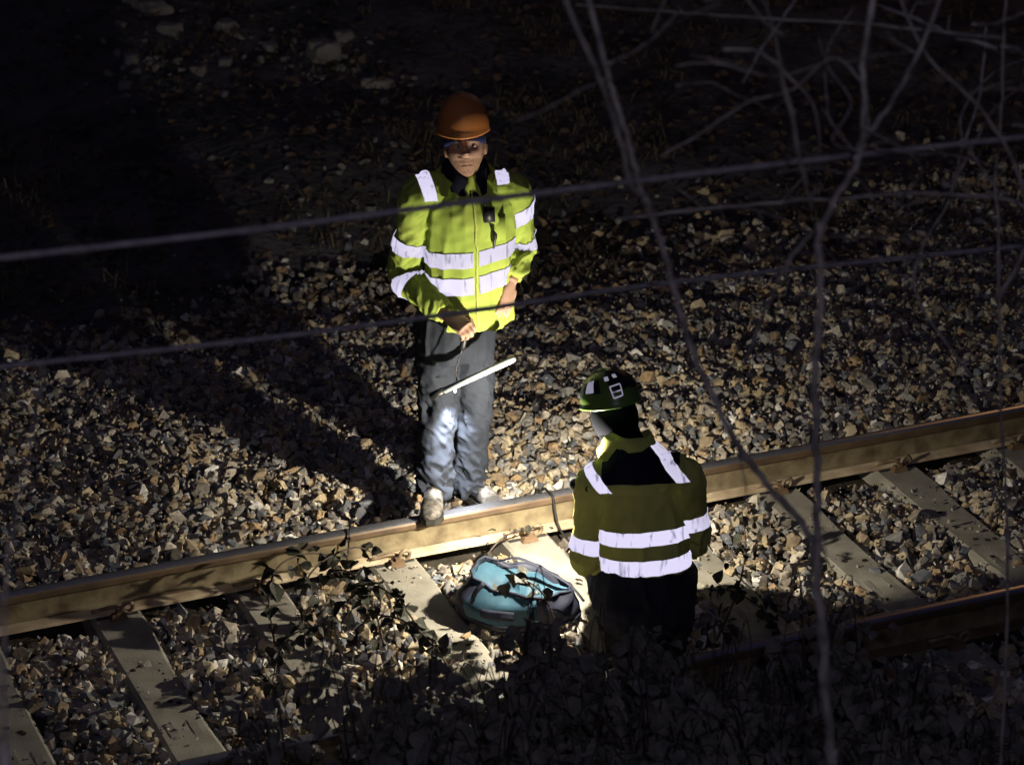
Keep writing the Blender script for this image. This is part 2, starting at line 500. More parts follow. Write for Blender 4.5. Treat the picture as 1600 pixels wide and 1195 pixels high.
prof = [(-.070, 0), (-.070, .010), (-.066, .0125), (-.022, .019), (-.0105, .027), (-.0085, .040), (-.0080, .092), (-.012, .104), (-.030, .112), (-.0345, .118), (-.034, .137),
        (-.029, .1445), (-.021, .1482), (-.011, .1496)]
prof = prof + [(0, .1500)] + [(-a, b) for a, b in prof[::-1]]
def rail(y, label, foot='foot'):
    xs = np.arange(-9, 17.01, .25)
    V = []; F = []; n = len(prof)
    for x in xs:
        for a, b in prof:
            V.append((x, a, b))
    for i in range(len(xs) - 1):
        for k in range(n):
            k2 = (k + 1) % n
            F.append((i*n+k, i*n+k2, (i+1)*n+k2, (i+1)*n+k))
    me = mesh_from(V, F, True)
    bm = bmesh.new(); bm.from_mesh(me); bmesh.ops.recalc_face_normals(bm, faces=bm.faces); bm.to_mesh(me); bm.free()
    root = empty("steel_rail", (0, y, 0.0))
    tag(root, label, "rail", "running rails of the track")
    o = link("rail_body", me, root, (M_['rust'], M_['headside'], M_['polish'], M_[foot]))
    for p in me.polygons:
        k = p.index % n
        c = p.center
        if c.z > .1445 and abs(c.y) < .0265: p.material_index = 2
        elif c.z > .108: p.material_index = 1
        elif c.z < .022: p.material_index = 3
        else: p.material_index = 0
        p.use_smooth = .03 < c.z < .10 or c.z > .144
    o.location = (0, 0, 0)
    return root
rail(RAIL_Y['far'], "long rusty rail with polished head, under the standing worker's boot")
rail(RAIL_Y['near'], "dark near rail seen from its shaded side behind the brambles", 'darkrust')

# ------------------------------------------------------------------ ballast
def hull_stone(rng, flat=1.0):
    n = 11
    p = rng.normal(size=(n, 3)); p /= np.linalg.norm(p, axis=1)[:, None]
    p *= np.array([1.0, .78, .62 * flat]) * rng.uniform(.85, 1.1, (n, 1))
    bm = bmesh.new()
    for q in p: bm.verts.new(q)
    r = bmesh.ops.convex_hull(bm, input=bm.verts)
    loose = [v for v in bm.verts if not v.link_faces]
    bmesh.ops.delete(bm, geom=loose, context='VERTS')
    bmesh.ops.triangulate(bm, faces=bm.faces)
    bm.verts.ensure_lookup_table()
    for i, v in enumerate(bm.verts): v.index = i
    V = np.array([v.co[:] for v in bm.verts]); F = np.array([[v.index for v in f.verts] for f in bm.faces])
    bm.free()
    return V, F
PROTO = [hull_stone(RNG, RNG.uniform(.75, 1.15)) for _ in range(48)]
def rot_mats(n, rng, tilt=1.0):
    q = rng.normal(size=(n, 4)); q[:, 1:3] *= tilt; q /= np.linalg.norm(q, axis=1)[:, None]
    w, x, y, z = q.T
    return np.stack([1-2*(y*y+z*z), 2*(x*y-z*w), 2*(x*z+y*w), 2*(x*y+z*w), 1-2*(x*x+z*z), 2*(y*z-x*w), 2*(x*z-y*w), 2*(y*z+x*w), 1-2*(x*x+y*y)], 1).reshape(-1, 3, 3)
def bz(x, y):
    """level the loose stones lie at"""
    z = np.full_like(x, -.030)
    z = np.where(y > .12, -.030 + .055 * np.clip((y - .12) / .3, 0, 1), z)
    z = np.where(y > .9, z - .30 * np.clip((y - .9) / 2.3, 0, 1), z)
    z = np.where(y < -1.54, -.004, z)
    z = np.where(y < -2.1, z - .28 * np.clip((-2.1 - y) / .8, 0, 1), z)
    z += .018 * np.sin(x * 5.1 + y * 2.7) * np.cos(y * 4.3 - x * 1.9) + .012 * np.sin(x * 13 + y * 9)
    return z
def keep_stone(x, y, rng):
    xi = np.abs(((x + SL / 2) % SL) - SL / 2)
    on_sl = (xi < .112) & (y > -1.50) & (y < .02) & ~((np.abs(y + .7175) < .3) & (rng.random(len(x)) < .03))
    # stones spill over sleeper faces here and there
    spill = (np.sin(x * 3.7 + np.floor((x + .3) / .6) * 2.1) * np.cos(y * 6.1) > .62) & (y < -.15)
    nr = (np.abs(y - .036) < .105) | (np.abs(y + 1.471) < .105)
    e = 3.15 + .35 * np.sin(x * 1.3) + .2 * np.sin(x * 3.1 + 1)
    far = rng.random(len(x)) < np.clip(1 - (y - e + .5) / 1.2, 0.03, 1)
    near = rng.random(len(x)) < np.clip(1 + (y + 2.5) / .7, 0.0, 1)
    buried = on_sl & (x > .3) & (x < 1.4) & (y < -.55) & (np.sin(x * 11 + y * 7) + np.sin(y * 13 - x * 5) > .1) & (rng.random(len(x)) < .5)
    return (~on_sl | buried | (spill & (rng.random(len(x)) < .35))) & ~nr & far & near
def make_ballast():
    rng = np.random.default_rng(11)
    P = []
    for layer, (pitch, dz, s0, s1) in enumerate(((.050, -.030, .026, .043), (.048, -.009, .021, .042), (.088, .010, .026, .050), (.050, .026, .005, .012))):
        gx, gy = np.meshgrid(np.arange(-1.6, 8.0, pitch), np.arange(-3.0, 4.6, pitch))
        x = gx.ravel() + rng.uniform(-.5, .5, gx.size) * pitch; y = gy.ravel() + rng.uniform(-.5, .5, gx.size) * pitch
        # only the strip of ground that a camera near this one can see
        lo = x > -1.6 + np.where(y > 0, y * .05, 0)
        k = keep_stone(x, y, rng) & lo
        if layer == 3:
            xi = np.abs(((x + SL / 2) % SL) - SL / 2)
            k = k | (lo & (xi < .11) & (y > -1.38) & (y < -.07) & (np.sin(x * 9 + y * 17) > .2) & (rng.random(len(x)) < .5))
        x, y = x[k], y[k]
        s = rng.uniform(s0, s1, len(x)) * np.where(rng.random(len(x)) < .1, 1.25, 1)
        P.append(np.stack([x, y, bz(x, y) + dz + rng.uniform(-.008, .010, len(x)), s], 1))
    P = np.concatenate(P)
    rng.shuffle(P)
    # spots hidden by other stones or under boots do not matter; the 280 picked out are the large ones in the light
    cand = np.where((P[:, 3] > .027) & (P[:, 0] > 0.2) & (P[:, 0] < 4.2) & (P[:, 1] > -2.2) & (P[:, 1] < 2.3) & (P[:, 2] - bz(P[:, 0], P[:, 1]) > -.004))[0][:280]
    mask = np.ones(len(P), bool); mask[cand] = False
    Q = P[mask]
    Rm = rot_mats(len(Q), rng, .6)
    pid = rng.integers(0, len(PROTO), len(Q))
    Vs = []; Fs = []; off = 0; tones = []
    for k, (V, F) in enumerate(PROTO):
        m = pid == k
        n = m.sum()
        if not n: continue
        co = np.einsum('nij,vj->nvi', Rm[m], V) * Q[m][:, 3][:, None, None] + Q[m][:, None, :3]
        Vs.append(co.reshape(-1, 3))
        Fs.append((F[None] + (np.arange(n) * len(V))[:, None, None] + off).reshape(-1))
        tones.append(np.repeat(rng.random(n), len(F)))
        off += n * len(V)
    me = mesh_fast(np.concatenate(Vs), np.concatenate(Fs), 3, False)
    a = me.attributes.new("tone", 'FLOAT', 'FACE'); a.data.foreach_set("value", np.concatenate(tones).astype(np.float32))
    # packed fines between the stones
    xs = np.arange(-3, 9, .08); ys = np.arange(-3.0, 4.3, .08)
    X, Y = np.meshgrid(xs, ys); Z = bz(X.ravel(), Y.ravel()) - .048
    Z = np.where(np.abs(Y.ravel()) > 9, Z, Z)
    Fq = []
    nx = len(xs)
    for j in range(len(ys) - 1):
        a0 = j * nx + np.arange(nx - 1)
        Fq.append(np.stack([a0, a0 + 1, a0 + 1 + nx, a0 + nx], 1).ravel())
    bed = link("ballast_bed", mesh_fast(np.stack([X.ravel(), Y.ravel(), Z], 1), np.concatenate(Fq), 4, True), None, (M_['soil'],))
    tag(bed, kind='structure')
    o = link("ballast_gravel", me, bed, (M_['stone'],)); tag(o, kind='stuff')
    # picked-out stones
    sm = []
    for k in range(36):
        V, F = PROTO[k]
        m1 = mesh_from(V, F, False); m1.materials.append(M_['stone'])
        a = m1.attributes.new("tone", 'FLOAT', 'FACE'); a.data.foreach_set("value", [float(rng.random())] * len(m1.polygons))
        sm.append(m1)
    for i in cand:
        o = bpy.data.objects.new("stone", sm[int(rng.integers(36))]); COL.objects.link(o); o.parent = bed
        o.location = P[i, :3]; o.scale = [P[i, 3] * 1.05] * 3
        o.rotation_euler = rng.uniform(0, 6.28, 3) * (.25, .25, 1)
make_ballast()

# ------------------------------------------------------------------ rough ground beyond the track
def leaf_shape(L=1.0, w=.42, fold=.18, seed=0):
    rr = random.Random(seed); V = []; F = []
    st = [(0, .02), (.15, .7), (.33, 1.0), (.52, .92), (.72, .62), (.88, .28), (1, .0)]
    for t, k in st:
        j = 1 + rr.uniform(-.12, .12)
        dz = -.28 * t * t + rr.uniform(-.02, .02)
        V += [(-w * k * j, t * L, dz * L + fold * k), (0, t * L, dz * L), (w * k * (2 - j), t * L, dz * L + fold * k * rr.uniform(.6, 1.2))]
    for i in range(len(st) - 1):
        a = i * 3
        F += [(a, a+1, a+4, a+3), (a+1, a+2, a+5, a+4)]
    V.append((0, -.35 * L, .03)); F.append((len(V) - 1, 0, 2))
    return V, F
def batch_leaves(items, shapes, mat_, name, parent=None):
    """items: list of (pos, 3x3 matrix, size)"""
    Vs = []; Fs = []; n = 0
    for p, m, s in items:
        V, F = shapes[random.randrange(len(shapes))]
        for v in V:
            Vs.append(Vector(p) + (m @ Vector(v)) * s)
        Fs += [tuple(i + n for i in f) for f in F]
        n += len(V)
    me = mesh_from(Vs, Fs, False)
    return link(name, me, parent, (mat_,))
def rnd_rot(tilt=1.0):
    return (Matrix.Rotation(random.uniform(0, 6.28), 3, 'Z') @ Matrix.Rotation(random.gauss(0, .5) * tilt, 3, 'X') @ Matrix.Rotation(random.gauss(0, .5) * tilt, 3, 'Y'))
small_leaf = [([(-.4, 0, .1), (0, -.1, 0), (.4, .05, .12), (.3, .6, .1), (0, 1, -.05), (-.32, .55, .12), (0, .5, 0)], [(0, 1, 6, 5), (1, 2, 3, 6), (6, 3, 4), (6, 4, 5)]),
              ([(-.3, 0, .2), (0, -.1, 0), (.35, .1, .1), (.45, .5, .2), (.1, .9, 0), (-.42, .6, .05), (0, .5, 0)], [(0, 1, 6, 5), (1, 2, 3, 6), (6, 3, 4), (6, 4, 5)])]
items = []
for _ in range(5200):
    u = random.uniform(-80, 1680); v = random.uniform(-120, 470)
    p = at_z(u, v, 0)
    if p.y < 2.6: continue
    z = gz(p.x, p.y)
    if p.y < 3.6: z = max(z, float(bz(np.array([p.x]), np.array([p.y]))[0]))
    items.append(((p.x, p.y, z + random.uniform(.01, .04)), rnd_rot(.7), random.uniform(.03, .075)))
tag(batch_leaves(items, small_leaf, M_['dryleaf'], "leaf_litter"), kind='stuff')
# dead grass and low scrub
blades = []
Vs = []; Fs = []
for _ in range(900):
    u = random.uniform(-100, 1700); v = random.uniform(-150, 400)
    p = at_z(u, v, 0)
    if p.y < 3.0: continue
    den = noise.noise((p.x * .8, p.y * .8, 5))
    if den < -.05: continue
    z0 = gz(p.x, p.y)
    for b in range(12):
        a = random.uniform(0, 6.28); h = random.uniform(.02, .13); l = random.uniform(.08, .30)
        bx, by = p.x + random.gauss(0, .05), p.y + random.gauss(0, .05)
        d = Vector((math.cos(a), math.sin(a), 0)); w = Vector((-d.y, d.x, 0)) * .004
        q0 = Vector((bx, by, z0 - .02)); q1 = q0 + d * l * .35 + Vector((0, 0, h * .7)); q2 = q0 + d * l + Vector((0, 0, h * random.uniform(.6, 1)))
        n = len(Vs)
        Vs += [q0 - w, q0 + w, q1 + w, q1 - w, q2]
        Fs += [(n, n+1, n+2, n+3), (n+3, n+2, n+4)]
tag(link("dead_grass", mesh_from(Vs, Fs, False), None, (M_['grass'],)), kind='stuff')

def rock(name, loc, r, mt, label, cat, seed, sub=3, parent=None):
    bm = bmesh.new(); bmesh.ops.create_icosphere(bm, subdivisions=sub, radius=1)
    for v in bm.verts:
        d = v.co.normalized()
        q = d * 1.3 + Vector((seed * 3.1, 0, 0))
        k = 1 + .45 * noise.noise(q) + .22 * noise.noise(q * 3)
        v.co = Vector((max(-.8, min(.8, d.x * k)) * r[0], max(-.8, min(.8, d.y * k)) * r[1], max(-.7, min(.7, d.z * k)) * r[2]))
    me = bpy.data.meshes.new("r"); bm.to_mesh(me); bm.free()
    o = link(name, me, parent, (mt,)); o.location = loc
    o.rotation_euler = (0, 0, seed * 1.7)
    if label: tag(o, label, cat)
    return o
def on_ground(u, v):
    p = at_z(u, v, 0)
    for _ in range(6):
        p = at_z(u, v, gz(p.x, p.y))
    return p
rocks = [(505, 88, .12, .12, .11, "large pale lump of rubble on the dark bank behind the standing worker"), (535, 62, .08, .07, .06, "small pale rock beside the large rubble lump"),
         (232, 12, .20, .12, .07, "pale broken concrete slab at the top left edge"), (355, 45, .09, .08, .06, "grey rock between the top slab and the rubble"),
         (265, 50, .1, .08, .06, "little grey rock below the top left slab"), (422, 78, .07, .06, .05, "fist sized pale stone left of the large rubble lump"),
         (310, 113, .06, .05, .04, "lowest pale stone of the cluster at upper left"), (195, 138, .06, .05, .04, "pale stone alone on the dark ground at upper left"),
         (590, 135, .13, .06, .05, "thin pale slab right of the rubble near the helmet"), (205, 95, .07, .06, .05, "dim stone above the lone stone at upper left"), (352, 100, .06, .05, .04, "rounded stone just above the lowest pale stone")]
for i, (u, v, a, b, c, lb) in enumerate(rocks):
    p = on_ground(u, v)
    rock("rock", p + Vector((0, 0, c * .25)), (a, b, c), M_['pale'], lb, "rock", i + 1)

def rubble():
    rr = random.Random(3); Vs = []; Fs = []; tn = []
    for cu, cv, su, sv, n in ((500, 85, 38, 30, 46), (330, 70, 90, 35, 60), (220, 110, 60, 30, 24), (600, 140, 40, 12, 10), (520, 250, 120, 60, 30)):
        for _ in range(n):
            u, v = rr.gauss(cu, su), rr.gauss(cv, sv)
            p = on_ground(u, v); V, F = PROTO[rr.randrange(48)]; r = rr.uniform(.015, .05); m = rnd_rot(.6); b = len(Vs)
            Vs += [p + m @ (Vector(q) * r) + Vector((0, 0, r * .2)) for q in V]
            Fs += [tuple(int(i) + b for i in f) for f in F]
    tag(link("rubble", mesh_from(Vs, Fs, False), None, (M_['pale'],)), kind='stuff')
rubble()

# ------------------------------------------------------------------ people
NV = Vector((math.sin(YAW), math.cos(YAW), 0))
class Frame:
    """a standing place: local x to the picture's right, y away, z up"""
    def __init__(s, origin): s.o = Vector(origin)
    def P(s, u, v, dy):
        d = ray(u, v); t = ((s.o - CAM).dot(NV) + dy) / d.dot(NV)
        p = CAM + d * t - s.o
        return Vector((p.dot(RT), dy, p.z))
    def root(s, name):
        return empty(name, s.o, -YAW)

def head_fn(k=1.0):
    def g(x, z, cx, cz, sx, sz): return math.exp(-((x-cx)/sx)**2 - ((z-cz)/sz)**2)
    def fn(p, d):
        x, y, z = p
        if z < 0:
            w = 1 - .30 * min(1, (-z / .115)) ** 1.6
            x *= w
            if y > 0: y *= 1 - .25 * min(1, -z / .115)
        f = max(0, -d.y)
        if f > .1:
            a = abs(x)
            y += f * (.014 * g(x, z, 0, -.105, .03, .025)          # chin
                      - .0) 
            y -= f * .030 * g(x, z, 0, -.022, .013, .016)           # nose tip
            y -= f * .018 * g(x, z, 0, .004, .010, .022)            # bridge
            y -= f * .010 * g(a, z, .012, -.026, .010, .009)        # nostrils
            y += f * .012 * g(a, z, .033, .008, .018, .013)         # eye sockets
            y -= f * .008 * g(a, z, .030, .034, .026, .010)         # brows
            y -= f * .007 * g(a, z, .045, -.022, .018, .02)         # cheekbones
            y -= f * .006 * g(x, z, 0, -.062, .024, .006)           # upper lip
            y -= f * .006 * g(x, z, 0, -.075, .020, .006)           # lower lip
            y += f * .006 * g(x, z, 0, -.068, .024, .003)
            y += f * .006 * g(x, z, 0, -.088, .03, .007)
            y -= f * .016 * g(x, z, 0, -.108, .026, .018)           # chin
        return Vector((x, y, z))
    return fn

def hand(mb, wrist, direc, palmn, curl=.6, spread=.12, thumb=1, L=.098, fist=False):
    """palm and five fingers; direc: from wrist to knuckles, palmn: out of the palm"""
    d = direc.normalized(); n = (palmn - d * palmn.dot(d)).normalized(); s = d.cross(n)
    kn = wrist + d * L
    mb.tube([wrist - d * .03, wrist, wrist + d * .035, wrist + d * .075, kn + d * .006], [(.026, .021), (.028, .019), (.039, .017), (.044, .016), (.041, .012)], 12, side=s)
    for i, (off, ln) in enumerate(((-.033, .066), (-.011, .077), (.011, .073), (.032, .058))):
        off *= thumb; 
        base = kn + s * off - d * .012
        dirc = (d + s * off * spread * 14).normalized()
        p = [base]; a = curl * .45
        for seg, fr in enumerate((.46, .30, .24)):
            rot = Matrix.Rotation(a, 3, n.cross(dirc).normalized())
            # bend towards the palm side
            dd = (dirc * math.cos(a) + n * math.sin(a)).normalized()
            p.append(p[-1] + dd * ln * 1.12 * fr); a += curl * (.9 if seg == 0 else .7)
        mb.tube(p, [.0098, .0092, .0084, .0068], 8, sub=2)
        mb.ball(p[-1], .0068, 8, 6)
    tb = wrist + d * .028 - s * .030 * thumb
    t1 = tb + (d * .6 - s * .55 * thumb + n * .35).normalized() * .042
    t2 = t1 + (d * .85 - s * .10 * thumb + n * (.4 + curl * .4)).normalized() * .032
    t3 = t2 + (d * .8 + s * .2 * thumb + n * (.5 + curl * .4)).normalized() * .024
    mb.tube([tb, t1, t2, t3], [.015, .0125, .0105, .0078], 8, sub=2)
    mb.ball(t3, .0078, 8, 6)

def boot_mesh(toe_dir, heel, ground_z, L=.285, shaft_top=None):
    """upper of a laced boot and its sole; heel: centre of the heel at sole level"""
    t = Vector(toe_dir).normalized(); s = Vector((-t.y, t.x, 0)); h = Vector(heel)
    up = Vector((0, 0, 1))
    def p(f, z): return h + t * (f * L) + up * z
    mb = MB()
    mb.tube([p(-.02, .055), p(.15, .06), p(.35, .062), p(.55, .056), p(.75, .046), p(.92, .040), p(1.0, .034)],
            [(.028, .03), (.040, .042), (.040, .044), (.043, .040), (.050, .033), (.046, .028), (.026, .018)], 14, side=s, sub=2)
    top = shaft_top or p(.16, .19)
    mb.tube([p(.18, .05), p(.17, .11), top], [(.044, .052), (.046, .052), (.053, .056)], 14, side=s, sub=2)
    up_me = remeshed(mb.mesh(), .006, 3)
    sb = MB()
    out = []
    st = [(-.04, .022), (.03, .038), (.2, .041), (.4, .038), (.6, .046), (.8, .052), (.93, .043), (1.02, .018)]
    n = len(sb.v)
    for z0 in (0, .026):
        for f, w in st: sb.v.append(p(f, z0) - s * w)
        for f, w in reversed(st): sb.v.append(p(f, z0) + s * w)
    m = len(st) * 2
    sb.f.append(tuple(range(m - 1, -1, -1))); sb.f.append(tuple(range(m, 2 * m)))
    for i in range(m):
        j = (i + 1) % m
        sb.f.append((i, j, m + j, m + i))
    return up_me, sb.mesh(False)

def laces(heel, toe_dir, L=.30):
    t = Vector(toe_dir).normalized(); s = Vector((-t.y, t.x, 0)); h = Vector(heel); mb = MB()
    for k in range(4):
        f = .36 + k * .075; z = .110 - k * .011
        c = h + t * (f * L) + Vector((0, 0, z))
        mb.tube([c - s * .022, c + Vector((0, 0, .004)), c + s * .022], .003, 5)
    return mb

def folded(me, limbs, amp=.006, seed=0.0, keep=None):
    """crease the cloth: rings across sleeves and legs, long drapes down the body.
    limbs: (name, pts, radii, ring_amp per arc function)"""
    co, no = arrays(me)
    Q = []; SS = []; RV = []
    for nm, pts, rads, fn in limbs:
        q, s_, rv = limb_coord(co, pts, rads); Q.append(q); SS.append(s_); RV.append(rv)
    Q = np.array(Q); w = Q.argmin(axis=0)
    d = np.zeros(len(co))
    big = nz(co, 5.0, seed); fine = nz(co, 26.0, seed + 1)
    warp = nz(co, 9.0, seed + 2)
    for i, (nm, pts, rads, fn) in enumerate(limbs):
        m = w == i
        if nm == 'body':
            dr = 1 - np.abs(nz(co[m] * np.array([1, 1, .35]) + np.array([0, 0, .25]) * co[m][:, :1], (13, 13, 7), seed + 3))
            d[m] += amp * 2.2 * (dr ** 3 - .5) + amp * .7 * fine[m] + amp * 1.2 * big[m]
        else:
            a = np.array([fn(x) for x in SS[i][m]])
            rv = RV[i][m]; ang = np.arctan2(rv[:, 1], rv[:, 0])
            q = np.stack([SS[i][m] * 13 + .9 * np.sin(ang + seed), np.cos(ang) * 1.1 + i * 7, np.sin(ang) * 1.1 + seed], 1)
            r1 = 1 - np.abs(nz(q, 1.0, seed)) * 2.6
            r2 = 1 - np.abs(nz(q * np.array([1.9, 1.7, 1.7]), 1.0, seed + 5)) * 2.6
            d[m] += a * (1.5 * np.clip(r1, -.4, 1) + .7 * np.clip(r2, -.4, 1) - .8) + amp * .6 * fine[m] + amp * big[m]
    set_co(me, co + no * d[:, None])
    co2, no2 = arrays(me)
    return co2, no2, Q, np.array(SS), w

# ---------------------------------------------------------------- the standing worker
F1 = Frame((1.55, .15, .10))
P = F1.P
man = F1.root("person")
tag(man, "standing worker in bright lime jacket and orange helmet, looking up, one boot on the rail", "person")
TY = R(14)                                     # the chest is turned a little to the picture's right
tx = Vector((math.cos(TY), math.sin(TY), 0)); tf = Vector((math.sin(TY), -math.cos(TY), 0))
neck = P(728, 268, .02); chest = P(733, 335, .0); waist = P(733, 420, .0); hem = P(735, 500, .0)
sh_l = P(657, 306, -.035); el_l = P(632, 428, .02); wr_l = P(694, 490, -.17)
sh_r = P(800, 302, .05); el_r = P(813, 388, .09); wr_r = P(800, 434, -.02)
tors_pts = [hem - Vector((0, 0, .0)), waist, chest, (sh_l + sh_r) / 2 + Vector((-.004, 0, .0)), neck + Vector((0, 0, -.005))]
def jacket_mesh(hem, waist, chest, shc, neck, sl, el, wl, sr, er, wr, tx, rw, voxel=.0065, cuff=.047):
    mb = MB()
    mb.tube([hem, hem + (waist - hem) * .3, waist, chest, chest + (shc - chest) * .65, shc + (neck - shc) * .35, neck], rw, 28, side=tx, sub=3)
    for s0, e0, w0 in ((sl, el, wl), (sr, er, wr)):
        inner = s0 + (shc - s0) * .45 + Vector((0, 0, .0))
        mb.tube([inner, s0, s0 + (e0 - s0) * .5, e0, e0 + (w0 - e0) * .5, w0], [.088, .086, .075, .068, .061, cuff], 16, sub=3)
    return remeshed(mb.mesh(), voxel, 3)
rw = [(.190, .142), (.185, .138), (.180, .135), (.200, .140), (.205, .125), (.145, .095), (.075, .075)]
shc = (sh_l + sh_r) / 2 + Vector((0, 0, .012))
jk = jacket_mesh(hem, waist, chest, shc, neck, sh_l, el_l, wr_l, sh_r, el_r, wr_r, tx, rw)
def ringamp(Ls, pts):
    la = (pts[1] - pts[0]).length
    tot = la + (pts[2] - pts[1]).length
    return lambda s: .004 + .008 * math.exp(-((s - la) / .09) ** 2) + .005 * math.exp(-((s - tot + .05) / .07) ** 2)
armL = [sh_l, el_l, wr_l]; armR = [sh_r, el_r, wr_r]
limbs = [('body', [hem, waist, chest, shc], [.165, .165, .17, .15], None),
         ('arm', armL, [.085, .07, .05], ringamp(0, armL)), ('arm', armR, [.085, .07, .05], ringamp(0, armR))]
co, no, Q, SS, wch = folded(jk, limbs, .0055, 1.0)
# the zip sits in a shallow groove, the hem flares
tag_none = None
jacket = link("jacket", jk, man, (M_['lime'],))
ctr = lambda z: np.array([tuple(hem + (shc - hem) * max(0, min(1.2, (zz - hem.z) / (shc.z - hem.z)))) for zz in z])
rel = co - ctr(co[:, 2])
sx = rel @ np.array(tx); sf = rel @ np.array(tf)
body_m = np.minimum(Q[1], Q[2]) - Q[0]
def P_z(v): return P(740, v, -.14).z
def strip(name, fields, parent, me, m='tape', off=.0035, cn=None):
    k = clip_patch(me, fields, off, *(cn or (co, no)))
    if k: return link(name, k, parent, (M_[m],))
tilt = .10
zz = co[:, 2] - tilt * sx
for (v0, v1) in ((394, 418), (434, 461)):
    a, b = P_z(v1), P_z(v0)
    for lo, hi in ((-.6, -.011), (.011, .6)):
        strip("reflective_strip", [zz - a, b - zz, sx - lo, hi - sx, body_m + .03, sf + .02], jacket, jk)
    strip("reflective_strip", [zz - a, b - zz, body_m + .03, -sf - .02], jacket, jk)
for c in (-.150, .125):
    xx = sx - c - (.10 * (co[:, 2] - chest.z) * (1 if c > 0 else -1.6))
    strip("shoulder_strip", [.027 - xx, xx + .027, co[:, 2] - (P_z(318) if c < 0 else P_z(303)), (Q[1] if c < 0 else Q[2]) * 0 + .05 + body_m * .0 + .3], jacket, jk)
for side_i, bands in ((1, ((.195, .255), (.385, .450))), (2, ((.055, .125), (.205, .255)))):
    pts = armL if side_i == 1 else armR
    for a, b in bands:
        s_ = SS[side_i] + (.25 * (co[:, 0] - pts[0].x) if (side_i == 2 and a < .1) else 0)
        strip("sleeve_strip", [s_ - a, b - s_, Q[0] - Q[side_i] + .0, 1.6 - Q[side_i]], jacket, jk)
# zip, placket, pocket flap
zc = MB()
pts = []
for k in range(26):
    z = hem.z + .0 + (chest.z + .12 - hem.z) * k / 25
    m = np.argmin((sx * 3) ** 2 + (co[:, 2] - z) ** 2 * 4 + np.where(sf > 0.02, 0, 9))
    pts.append(Vector(co[m]) + tf * .004)
zc.tube(pts, (.0035, .002), 6, side=tx)
zc.build("zip", M_['olive'], jacket)
m = np.argmin((sx - .075) ** 2 + (co[:, 2] - P_z(330)) ** 2 + np.where(sf > 0.02, 0, 9))
pc = Vector(co[m])
rt = Matrix.Rotation(TY, 3, 'Z') @ Matrix.Rotation(R(-6), 3, 'X')
MB().box(pc + tf * .006 + Vector((0, 0, -.085)), (.105, .008, .11), rt).build("chest_pocket", M_['lime'], jacket)
rd = MB().box(pc + tf * .026 + Vector((-.02, 0, -.02)), (.045, .024, .06), rt)
rd.tube([pc + tf * .026 + Vector((-.035, 0, 0)), pc + tf * .028 + Vector((-.036, 0, .045))], .005, 8)
radio = rd.build("chest_radio", M_['black'], jacket)
w0 = pc + tf * .03
MB().tube([w0 + Vector((-.02, 0, -.04)), w0 + Vector((-.01, -.004, -.08)), w0 + Vector((.005, -.006, -.105)), w0 + Vector((.0, -.004, -.135)), w0 + Vector((-.002, 0, -.165))], [.0035, .004, .008, .0075, .003], 8, sub=3).build("radio_cord", M_['black'], jacket)
# soft collar
cl = MB()
nk = neck + Vector((0, -.005, 0))
for k in range(25):
    pass
def collar(parent, nk, tx, tf, mt, r0=.085, r1=.105, h=.075, open_=.55, name="collar", thick=.012):
    V = []; F = []; n = 34
    for j, (rr, hh) in enumerate(((r1 + .018, -.052), (r1 + .004, -.02), (r1 - .008, h * .55), (r0, h), (r0 - thick, h * .9), (r0 - thick, h * .3), (r0 - thick, -.04))):
        for i in range(n + 1):
            a = -math.pi + open_ * .5 + (2 * math.pi - open_) * i / n      # opening faces the front
            c, s_ = math.cos(a), math.sin(a)
            front = max(0, -c) if False else max(0, math.cos(a + math.pi))
            wob = .006 * math.sin(a * 5 + j)
            p = nk + tx * (s_ * (rr + wob)) + tf * (-c * (-1)) * 0
            p = nk + tx * (math.sin(a) * (rr + wob)) - tf * (math.cos(a) * (rr * 1.0 + wob)) + Vector((0, 0, hh * (1 - .45 * max(0, 1 - min(i, n - i) / 6.5)) - .038 * front ** 3))
            V.append(p)
    for j in range(6):
        for i in range(n):
            q = j * (n + 1) + i
            F.append((q, q + 1, q + n + 2, q + n + 1))
    me = mesh_from(V, F)
    return link(name, me, parent, (mt,))
collar(man, nk + Vector((0, 0, .0)), tx, tf, M_['navy'], .072, .098, .066, .03, "hood_collar")
collar(jacket, nk + Vector((0, 0, -.018)), tx, tf, M_['lime'], .116, .132, .030, 1.5, "collar")
# body under the clothes
HC = P(727, 231, -.015)                        # centre of the head
hrot = Matrix.Rotation(R(3), 3, 'Z') @ Matrix.Rotation(R(-4), 3, 'Y') @ Matrix.Rotation(R(-17), 3, 'X')
bd = MB()
bd.ball(HC, (.079, .097, .118), 44, 36, head_fn(), hrot)
for sgn in (-1, 1):
    bd.ball(HC + hrot @ Vector((.079 * sgn, .012, -.005)), (.012, .02, .031), 10, 8, None, hrot)
bd.tube([neck + Vector((0, .01, -.06)), HC + hrot @ Vector((0, .022, -.06))], [(.062, .060), (.056, .058)], 16)
bd.tube([hem, waist, chest, shc, neck + Vector((0, 0, -.03))], [(.15, .10), (.15, .105), (.17, .11), (.17, .09), (.07, .07)], 18, side=tx, sub=2)
for a, b, c in ((sh_l, el_l, wr_l), (sh_r, el_r, wr_r)):
    bd.tube([shc + (a - shc) * .5, a, a + (b - a) * .5, b, b + (c - b) * .5, c, c + (c - b).normalized() * .02], [.062, .058, .05, .043, .040, .029, .027], 12, sub=2)
hd_l = P(722, 508, -.235) - wr_l; hd_r = P(790, 478, -.07) - wr_r
hand(bd, wr_l + hd_l.normalized() * .02, hd_l, Vector((.1, .35, -.9)), 1.15, .05, thumb=-1)
hand(bd, wr_r + hd_r.normalized() * .02, hd_r, Vector((-.75, .65, 0)), .32, .10, thumb=-1)
hipc = P(712, 520, .0)
